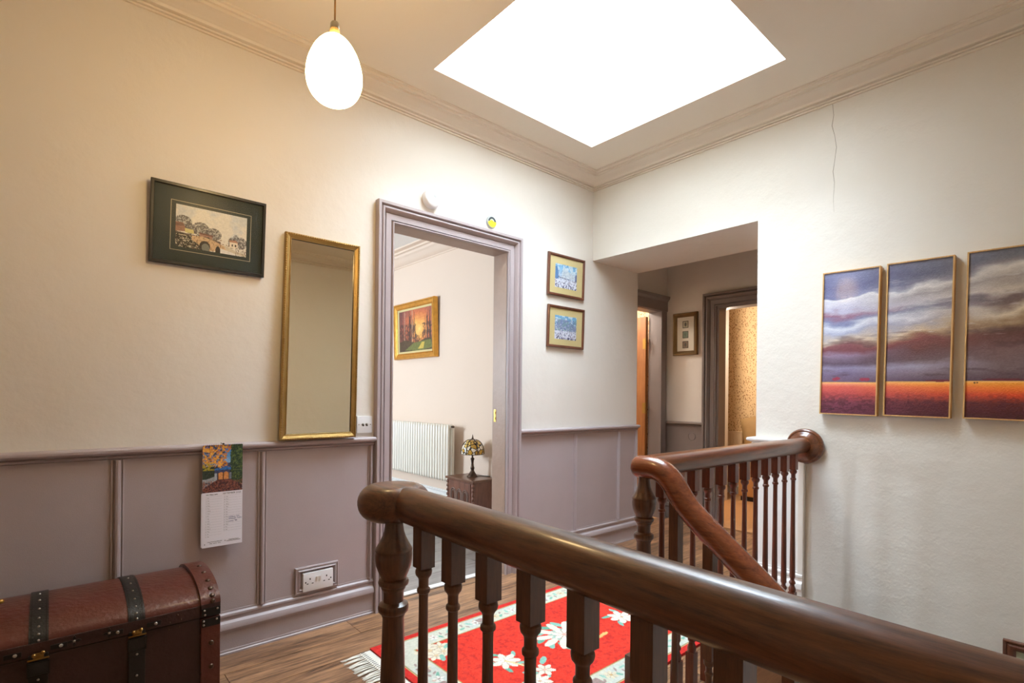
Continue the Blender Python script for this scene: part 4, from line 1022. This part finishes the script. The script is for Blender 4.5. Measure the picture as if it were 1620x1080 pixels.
for xs in (-3.046, -2.811):
    x0, x1 = xs - .022, xs + .022
    sp = bands(x0, x1, .0035, .402, M['strap'], 'strap')
    for t in (.10, .32, .56, .82, 1.12, 1.45, 1.8):
        stud(sp, (xs, TYC - .2125 * math.cos(t), .402 + .0695 * math.sin(t)), .0036, (0, -math.cos(t) / .2125, math.sin(t) / .0695), flat=.9)
    st_ = bands(x0 + .004, x0 + .0065, .0045, .402, M['iron'], 'stitching'); st_.parent = sp; st_.location = Vector((0, 0, 0))
    st_ = bands(x1 - .0065, x1 - .004, .0045, .402, M['iron'], 'stitching'); st_.parent = sp; st_.location = Vector((0, 0, 0))
    ls = MB().box(x0, x1, TYF - .0065, TYF - .001, .0, .372).build('front_strap', M['strap'], trunk, bevel=.002)
    for z in (.298, .23, .16): stud(ls, (xs, TYF - .0065, z), .0036, (0, -1, 0))
    bk = MB().box(x0 - .003, x1 + .003, TYF - .0135, TYF - .006, .312, .352).build('buckle', M['strap'], trunk, bevel=.005)
    MB().sweep([(x0 - .003, .312), (x1 + .003, .312), (x1 + .003, .352), (x0 - .003, .352)], [(0, .0125), (0, .0155), (.003, .0155), (.003, .0125)], wallY(TYF), True).build('buckle_frame', M['iron'], bk, smooth=True)
    la = MB().box(x0 + .010, x1 - .010, TYF - .0105, TYF - .004, .362, .376).box(x0 - .002, x1 + .002, TYF - .013, TYF - .008, .3575, .3615).lathe([(.005, .008), (.006, .013), (.003, .017)], (xs - .010, TYF, .372), 10, 'Y').lathe([(.005, .008), (.006, .013), (.003, .017)], (xs + .010, TYF, .376), 10, 'Y')
    la.build('latch', M['old_brass'], trunk, smooth=True, bevel=.001)['label'] = 'tarnished brass latch'
    for dx in (-.050, .050):
        w = MB().box(xs + dx - .024, xs + dx + .014, TYF - .0035, TYF, .374, .388).build('latch_plate', M['iron'], trunk, bevel=.001)
        stud(w, (xs + dx, TYF - .0035, .381), .0052, (0, -1, 0))
for xo in (-2.966, -2.882):
    dm = MB()
    for k in range(4):
        a = PI / 2 * k; cx, cz = xo + .009 * math.cos(a), .385 + .009 * math.sin(a)
        pts = [(cx + .008 * math.cos(a), cz + .008 * math.sin(a)), (cx - .0045 * math.sin(a), cz + .0045 * math.cos(a)), (cx - .007 * math.cos(a), cz - .007 * math.sin(a)), (cx + .0045 * math.sin(a), cz - .0045 * math.cos(a))]
        dm.prism(pts, wallY(TYF), .001, .004)
    d_ = dm.build('diamond_ornament', M['iron'], trunk)
    stud(d_, (xo, TYF - .003, .385), .004, (0, -1, 0))
for x, z in ((-2.700, .392), (-2.690, .374), (-2.722, .372), (-2.695, .352), (-2.725, .350)): stud(trunk, (x, TYF - .001, z), .003, (0, -1, 0), mat='bronze')
# gilt ornament at the left edge of the frame
zt = .402 + .066 * math.sqrt(max(0, 1 - ((-.33 - TYC) / .209) ** 2))
t = thing('brass_ornament', 'small brass branched ornament on the trunk at the left edge', 'ornament', (-3.175, -.33, zt))
MB().lathe([(.022, zt + .0005), (.020, zt + .006), (.010, zt + .012), (.006, zt + .03), (.009, zt + .038), (.005, zt + .046), (.005, zt + .060), (.008, zt + .066), (.004, zt + .070)], (-3.175, -.33, 0), 16).build('stem', M['brass'], t, smooth=True)
for sgn in (-1, 1):
    b = MB().tube([(-3.175, -.33, zt + .030), (-3.175 + sgn * .020, -.33, zt + .026), (-3.175 + sgn * .042, -.33, zt + .030)], [.006, .005, .006], 10)
    b.ball((-3.175 + sgn * .040, -.33, zt + .031), .0085, 1.2, 1, .8); b.ball((-3.175 + sgn * .026, -.33, zt + .034), .006)
    b.build('branch', M['brass'], t, smooth=True)

# ================================================================== RUG
RX0, RX1, RY0, RY1 = -1.952, -.430, -1.315, -.388
rug = thing('rug', 'red fringed rug with cream flowers and a pale border on the plank floor', 'rug', ((RX0 + RX1) / 2, (RY0 + RY1) / 2, 0))
RW, RH = RX1 - RX0, RY1 - RY0
nx, ny = 380, 232
A = Art(nx, ny, (220, 50, 30)); X = A.u * RW; Y = A.v * RH
n1 = vnoise(nx, ny, 90, 56, 3, 201); n2 = vnoise(nx, ny, 8, 5, 3, 202)
edge = np.minimum(np.minimum(X, RW - X), np.minimum(Y, RH - Y))
A.mask((n1 > .62), (178, 26, 24), .55); A.mask(np.clip(n2 * 2 - .8, 0, 1), (222, 60, 36), .6)
A.mask(edge < .036, (204, 34, 26))
A.mask((edge >= .036) & (edge < .148), (206, 206, 188))
A.mask((edge >= .046) & (edge < .138) & (n2 > .5), (196, 204, 198), .6)
for a, c in ((.036, .044), (.140, .148)):
    A.mask((edge >= a) & (edge < c), (206, 186, 130))
    A.mask((edge >= (a + c) / 2 - .0015) & (edge < (a + c) / 2 + .0015), (140, 120, 84))
def flower(x, y, r, pet, col, core, ph=0.0, a=1.0):
    for k in range(pet):
        t = ph + 2 * PI * k / pet
        A.ell((x + r * .55 * math.cos(t)) / RW, (y + r * .55 * math.sin(t)) / RH, r * .5 / RW, r * .26 / RH, col, a, rot=t)
    for k in range(pet):
        t = ph + 2 * PI * (k + .5) / pet
        A.line(((x + r * .25 * math.cos(t)) / RW, (y + r * .25 * math.sin(t)) / RH), ((x + r * .75 * math.cos(t)) / RW, (y + r * .75 * math.sin(t)) / RH), .006 * r / .1, (170, 150, 130), .6)
    A.ell(x / RW, y / RH, r * .22 / RW, r * .22 / RH, core)
def leafv(x, y, l, rot, col, a=1.0):
    A.ell(x / RW, y / RH, l / RW, l * .38 / RH, col, a, rot=rot)
TEAL, TEAL2, CREAM, PINK, TAUPE = (104, 172, 148), (136, 190, 172), (234, 224, 204), (222, 176, 156), (158, 132, 126)
rr = np.random.default_rng(8)
def border_motifs(p0, p1, n):
    for i in range(n):
        f = (i + .5) / n; x, y = p0[0] + (p1[0] - p0[0]) * f, p0[1] + (p1[1] - p0[1]) * f
        ang = math.atan2(p1[1] - p0[1], p1[0] - p0[0])
        for k, (dx, dy, l, c) in enumerate(((-.035, .012, .020, TEAL2), (.03, -.014, .020, TEAL), (0, .018, .014, PINK), (-.012, -.018, .016, (190, 200, 196)), (.046, .016, .014, TAUPE), (-.055, -.012, .014, TAUPE))):
            leafv(x + dx * math.cos(ang) - dy * math.sin(ang), y + dx * math.sin(ang) + dy * math.cos(ang), l, ang + rr.random() * 3, c, .8)
        if i % 2: flower(x, y, .030, 6, (216, 206, 176), (196, 160, 110))
        else: flower(x, y, .024, 5, (226, 222, 214), TAUPE)
m = .092
border_motifs((m + .12, m), (RW - m - .12, m), 9); border_motifs((m + .12, RH - m), (RW - m - .12, RH - m), 9)
border_motifs((m, m + .16), (m, RH - m - .16), 4); border_motifs((RW - m, m + .16), (RW - m, RH - m - .16), 4)
def fret(x, y, s):                      # square spiral key, in plum brown
    pts = [(-1, -1), (1, -1), (1, 1), (-.4, 1), (-.4, -.2), (.3, -.2), (.3, .4)]
    for p, q in zip(pts[:-1], pts[1:]): A.line(((x + p[0] * s) / RW, (y + p[1] * s) / RH), ((x + q[0] * s) / RW, (y + q[1] * s) / RH), .0075, TAUPE, .9)
for x in (m - .02, RW - m + .02):
    for y in (m - .0, RH - m + .0, RH * .5, RH * .34, RH * .66): fret(x, y, .022)
for x in (RW * .36, RW * .64):
    for y in (m, RH - m): fret(x, y, .020)
def spray(x, y, s, ph):
    for k in range(5):
        t = ph + 2 * PI * k / 5
        leafv(x + s * 1.15 * math.cos(t), y + s * 1.15 * math.sin(t), s * .42, t + .5, TEAL if k % 2 else TEAL2)
    flower(x, y, s, 7, CREAM, PINK, ph)
    flower(x, y, s * .55, 6, (240, 234, 220), (206, 170, 130), ph + .3)
cx, cy = RW * .5, RH * .5
for k in range(11):
    t = 2 * PI * k / 11; leafv(cx + .125 * math.cos(t), cy + .105 * math.sin(t), .042, t + .7, TEAL if k % 2 else TEAL2)
for k in range(10):
    t = 2 * PI * k / 10 + .2; leafv(cx + .105 * math.cos(t), cy + .085 * math.sin(t), .050, t, CREAM)
    leafv(cx + .06 * math.cos(t + .3), cy + .05 * math.sin(t + .3), .030, t + 1.0, (160, 200, 184), .9)
flower(cx, cy, .055, 8, (240, 232, 214), PINK)
for k in range(4): leafv(cx + .03 + .04 * k, cy - .135 + .006 * k, .028, .1, (226, 180, 110))
for (x, y, s, ph) in ((-1.566 - RX0, -.863 - RY0, .062, .4), (-.819 - RX0, -.905 - RY0, .070, 1.2), (-1.566 - RX0, -.62 - RY0 - .45, .05, .1)): spray(x, y, s, ph)
A.line(((-1.566 - RX0) / RW, (-.863 - RY0) / RH), ((-1.50 - RX0) / RW, (-1.01 - RY0) / RH), .006, (226, 206, 150)); flower(-1.49 - RX0, -1.02 - RY0, .045, 6, CREAM, PINK, .3); leafv(-1.55 - RX0, -1.00 - RY0, .035, 2.4, TEAL2); leafv(-1.44 - RX0, -.96 - RY0, .035, .6, TEAL2)
for x, y, sx, sy in ((.148, .148, 1, 1), (RW - .148, .148, -1, 1), (.148, RH - .148, 1, -1), (RW - .148, RH - .148, -1, -1)):
    for dx, dy, r in ((.03, .03, .065), (.085, .03, .045), (.03, .085, .045), (.075, .075, .04)):
        flower(x + sx * dx + sx * .01, y + sy * dy + sy * .01, r, 7, (224, 214, 190), (214, 190, 150), .2)
    leafv(x + sx * .13, y + sy * .05, .03, .5, TEAL2); leafv(x + sx * .05, y + sy * .13, .03, 1.2, TEAL2)
A.noise(190, 116, 13, 210, 2)
PR = lambda u, v, d: (u, v, d)
A.build('pile', M['rug'], PR, RX0, RX1, RY0, RY1, .013, rug)
b = MB().box(RX0, RX1, RY0, RY1, .0005, .0125); b.build('backing', plain('rug_side_red', S(170, 34, 28), 0.95), rug)
for (xe, sg, nm) in ((RX0, -1, 'left'), (RX1, 1, 'right')):
    MB().box(xe, xe + sg * .050, RY0 + .004, RY1 - .004, .0005, .006).build('fringe_band', M['fringe'], rug, bevel=.002)
    b = MB(); c = MB()
    for k in range(64):
        y = RY0 + .01 + (RH - .02) * k / 63.0
        L = .075 + .02 * random.random(); dy = (random.random() - .5) * .03
        for q in (-.003, 0, .003):
            b.tube([(xe + sg * .048, y, .004), (xe + sg * (.05 + L * .5), y + q + dy * .4, .0045), (xe + sg * (.05 + L * (.9 + .1 * random.random())), y + q * 1.8 + dy, .0022)], [.0026, .0020, .0010], 5)
        c.box(xe + sg * .030, xe + sg * .046, y - .0016, y + .0016, .0058, .0068)
    o = b.build('fringe', M['fringe'], rug, smooth=True); o['kind'] = 'stuff'
    o = c.build('knot_row', plain('knot_dark', S(70, 62, 56), 0.9), rug); o['kind'] = 'stuff'

# ================================================================== FAR ROOM FURNITURE
# column radiator on the east wall
RYa, RYb, RZ0, RZ1 = 1.635, 3.10, .312, .864
rad_ = thing('column_radiator', 'white column radiator on the far room wall below the sunset painting', 'radiator', (-.10, (RYa + RYb) / 2, RZ0))
c0 = None; n = 31
for k in range(n):
    y = RYa + .024 + (RYb - RYa - .048) * k / (n - 1)
    if c0 is None:
        b = MB()
        for x in (-.145, -.085): b.tube([(x, y, RZ0 + .004), (x, y, RZ0 + .016), (x, y, RZ0 + .03), (x, y, RZ1 - .03), (x, y, RZ1 - .016), (x, y, RZ1 - .004)], [.008, .015, .0185, .0185, .015, .008], 12, squash=.68)
        for z in (RZ0 + .022, RZ1 - .022): b.ball((-.115, y, z), .022, 2.1, 1.02, 1, 10, 6)
        c0 = b.build('column', M['radiator'], rad_, smooth=True, angle=50); yc = y
    else: dup_part(c0, rad_, (0, y - yc, 0))
b = MB()
for z in (RZ0 + .022, RZ1 - .022): b.tube([(-.115, RYa, z), (-.115, RYb, z)], .012, 10)
b.build('manifold', M['radiator'], rad_, smooth=True)
MB().tube([(-.115, RYa + .01, RZ1 - .022), (-.115, RYa - .03, RZ1 - .022)], [.009, .011], 10).build('bleed_valve', M['bronze'], rad_, smooth=True)
for y in (RYa + .2, RYb - .2): MB().box(-.10, -.0, y - .015, y + .015, RZ1 - .10, RZ1 - .06).build('bracket', M['radiator'], rad_)
for y in (RYa - .0, RYb + .0): MB().tube([(-.115, y + (-.02 if y < 2 else .02), RZ0 + .022), (-.115, y + (-.02 if y < 2 else .02), .005)], .008, 8).build('pipe', M['radiator'], rad_, smooth=True)

# carved cabinet and stained glass lamp
KX0, KX1, KY0, KY1, KZ = -.302, -.026, 1.045, 1.455, .412
cab = thing('carved_cabinet', 'small carved dark oak cabinet beside the column radiator', 'cabinet', ((KX0 + KX1) / 2, (KY0 + KY1) / 2, 0))
MB().box(KX0 + .012, KX1, KY0 + .012, KY1 - .012, .03, KZ - .022).build('body', M['carved'], cab, bevel=.004)
MB().box(KX0 - .004, KX1 + .004, KY0 - .004, KY1 + .004, KZ - .022, KZ).build('top', wood('cabinet_top_oak', S(70, 42, 30), S(140, 96, 70), 'Y', 0.35, 0.3, 1.0, 24.0), cab, bevel=.006)
MB().box(KX0 + .004, KX1, KY0 + .004, KY1 - .004, .0, .035).build('plinth', M['carved'], cab, bevel=.004)
for ye in (KY0 + .016, KY1 - .016):
    b = MB()
    for k in range(9): b.lathe([(.004, 0), (.014, .008), (.015, .016), (.012, .028), (.004, .036)], (KX0 + .014, ye, .040 + k * .0385), 10)
    b.build('barley_edge', M['carved'], cab, smooth=True)
dr = MB().box(KX0 + .006, KX0 + .014, KY0 + .045, KY1 - .045, .05, KZ - .035).build('door', M['carved'], cab, bevel=.003)
for k in range(3):
    yc = KY0 + .115 + k * .09
    for r in (.040, .026):
        pts = [(KX0 + .003, yc - r, .09)] + [(KX0 + .003, yc - r * math.cos(a), .265 + r * 1.3 * math.sin(a)) for a in np.linspace(0, PI, 9)] + [(KX0 + .003, yc + r, .09)]
        MB().tube(pts, .005, 6).build('carved_arch', plain('worn_carving', S(132, 108, 98), 0.5), dr, smooth=True)
    MB().tube([(KX0 + .003, yc, .09), (KX0 + .003, yc, .30)], .004, 6).build('carved_rib', M['carved'], dr, smooth=True)
LX, LY = -.150, 1.255
tl = thing('table_lamp', 'stained glass dome table lamp on a dark bronze foot standing on the cabinet', 'lamp', (LX, LY, KZ))
MB().lathe([(.048, KZ), (.049, KZ + .006), (.044, KZ + .013), (.036, KZ + .020), (.026, KZ + .036), (.017, KZ + .052), (.014, KZ + .062), (.018, KZ + .072), (.0185, KZ + .080), (.013, KZ + .095), (.0105, KZ + .12), (.014, KZ + .150), (.018, KZ + .158), (.017, KZ + .166), (.008, KZ + .172), (.006, KZ + .30)], (LX, LY, 0), 20).build('foot', M['bronze'], tl, smooth=True, angle=50)
z0 = KZ + .205
prof = [(.102 * math.cos(a) ** .75 + .001, z0 + .130 * math.sin(a) ** .95) for a in np.linspace(0.0, PI / 2 * .93, 12)]
def stained():
    m, nt, p = new_mat('stained_glass'); N, L = nt.nodes, nt.links
    tc = N.new('ShaderNodeTexCoord')
    v = N.new('ShaderNodeTexVoronoi'); v.feature = 'DISTANCE_TO_EDGE'; v.inputs['Scale'].default_value = 27
    v2 = N.new('ShaderNodeTexVoronoi'); v2.inputs['Scale'].default_value = 27
    for q in (v, v2): L.new(tc.outputs['Object'], q.inputs['Vector'])
    cr = N.new('ShaderNodeValToRGB'); cr.color_ramp.interpolation = 'CONSTANT'
    cr.color_ramp.elements[0].color = S(196, 150, 60); cr.color_ramp.elements[1].position = .55; cr.color_ramp.elements[1].color = S(236, 224, 202)
    e = cr.color_ramp.elements.new(.30); e.color = S(224, 186, 96)
    L.new(v2.outputs['Color'], cr.inputs[0])
    lt = N.new('ShaderNodeMath'); lt.operation = 'LESS_THAN'; lt.inputs[1].default_value = .075; L.new(v.outputs['Distance'], lt.inputs[0])
    mx = N.new('ShaderNodeMix'); mx.data_type = 'RGBA'; mx.inputs[7].default_value = S(44, 34, 28)
    L.new(lt.outputs[0], mx.inputs[0]); L.new(cr.outputs[0], mx.inputs[6]); L.new(mx.outputs[2], p.inputs['Base Color'])
    p.inputs['Roughness'].default_value = .2
    return m
sh = MB().lathe(prof, (LX, LY, 0), 28, cap=False).build('glass_shade', stained(), tl, smooth=True)
for k in range(6):
    a = 2 * PI * k / 6 + .35
    MB().tube([(LX + (r + .001) * math.cos(a), LY + (r + .001) * math.sin(a), z) for r, z in prof], .0045, 6).build('lead_rib', M['bronze'], sh, smooth=True)
MB().tube([(LX + .103 * math.cos(a), LY + .103 * math.sin(a), z0) for a in np.linspace(0, 2 * PI, 29)], .003, 6, cap=False).build('rim', M['bronze'], sh, smooth=True)
MB().lathe([(.022, z0 + .124), (.018, z0 + .134), (.007, z0 + .140), (.008, z0 + .150), (.004, z0 + .158), (.005, z0 + .164), (.001, z0 + .176)], (LX, LY, 0), 14).build('finial', M['bronze'], tl, smooth=True)
MB().tube([(LX + .04, LY - .01, KZ + .004), (LX + .075, LY - .03, KZ + .004), (LX + .10, LY - .07, KZ + .004), (LX + .11, LY - .12, KZ + .004)], .003, 6).build('flex', M['iron'], tl, smooth=True)

# ================================================================== BEDROOM
pr_ = thing('panel_radiator', 'ribbed panel radiator under the sprigged wallpaper in the bedroom', 'radiator', (BX - .06, .66, .2))
MB().box(BX - .085, BX - .05, .322, 1.0, .20, .745).build('panel', M['radiator_warm'], pr_, bevel=.006)
b = None
for k in range(17):
    y = .350 + k * .0385
    if b is None: b = MB().box(BX - .092, BX - .084, y - .012, y + .012, .225, .72).build('rib', M['radiator_warm'], pr_, bevel=.004); yb_ = y
    else: dup_part(b, pr_, (b.location.x, b.location.y + (y - yb_), b.location.z))
MB().box(BX - .088, BX - .02, .320, 1.002, .735, .752).build('top_grille', M['radiator_warm'], pr_, bevel=.003)
MB().box(BX - .05, BX, .42, .46, .3, .7).box(BX - .05, BX, .78, .82, .3, .7).build('bracket', M['radiator_warm'], pr_)
SX0, SX1, SY0, SY1 = 2.78, BX - .03, -1.2, .20
so = thing('day_bed', 'tan upholstered day bed beneath the cushions in the bedroom', 'day bed', ((SX0 + SX1) / 2, (SY0 + SY1) / 2, 0))
MB().box(SX0, SX1, SY0, SY1, .055, .36).build('base', M['divan'], so, bevel=.012)
MB().box(SX0 - .01, SX1, SY0, SY1, .362, .52).build('mattress', M['divan'], so, smooth=True, bevel=.035, seg=4)
MB().box(SX0 + .02, SX1 - .02, SY0 + .02, SY1 - .02, .005, .054).build('plinth', M['black'], so)
def cushion(name, label, mat, c, size, tilt, yaw, grp, roll=0.0):
    b = MB(); n = 14; vs = []
    R = Matrix.Rotation(yaw, 3, 'Z') @ Matrix.Rotation(roll, 3, 'X') @ Matrix.Rotation(tilt, 3, 'Y')
    for s in (-1, 1):
        for i in range(n + 1):
            for j in range(n + 1):
                u, v = i / n * 2 - 1, j / n * 2 - 1
                th = .068 * ((1 - u ** 4) * (1 - v ** 4)) ** .55
                pin = 1 - .07 * (1 - abs(u)) * abs(v) ** 3; pin2 = 1 - .07 * (1 - abs(v)) * abs(u) ** 3
                p = R @ Vector((s * th, u * size / 2 * pin, v * size / 2 * pin2)); vs.append(Vector(c) + p)
    m = (n + 1) ** 2
    fs = [(i * (n + 1) + j, (i + 1) * (n + 1) + j, (i + 1) * (n + 1) + j + 1, i * (n + 1) + j + 1) for i in range(n) for j in range(n)]
    b.add(vs, fs + [tuple(m + q for q in f[::-1]) for f in fs])
    o = b.build(name, mat, None, smooth=True, angle=75)
    return tag(o, label, 'cushion', grp)
cushion('cushion', 'khaki cushion nearer the radiator, leaning on the bedroom wall', M['cushion'], (BX - .285, .010, .762), .40, .22, .12, 'bedroom cushions', -.24)
cushion('cushion', 'greyer cushion behind the khaki one, farther from the radiator', M['cushion_grey'], (BX - .118, -.13, .758), .42, .16, .04, 'bedroom cushions', -.14)
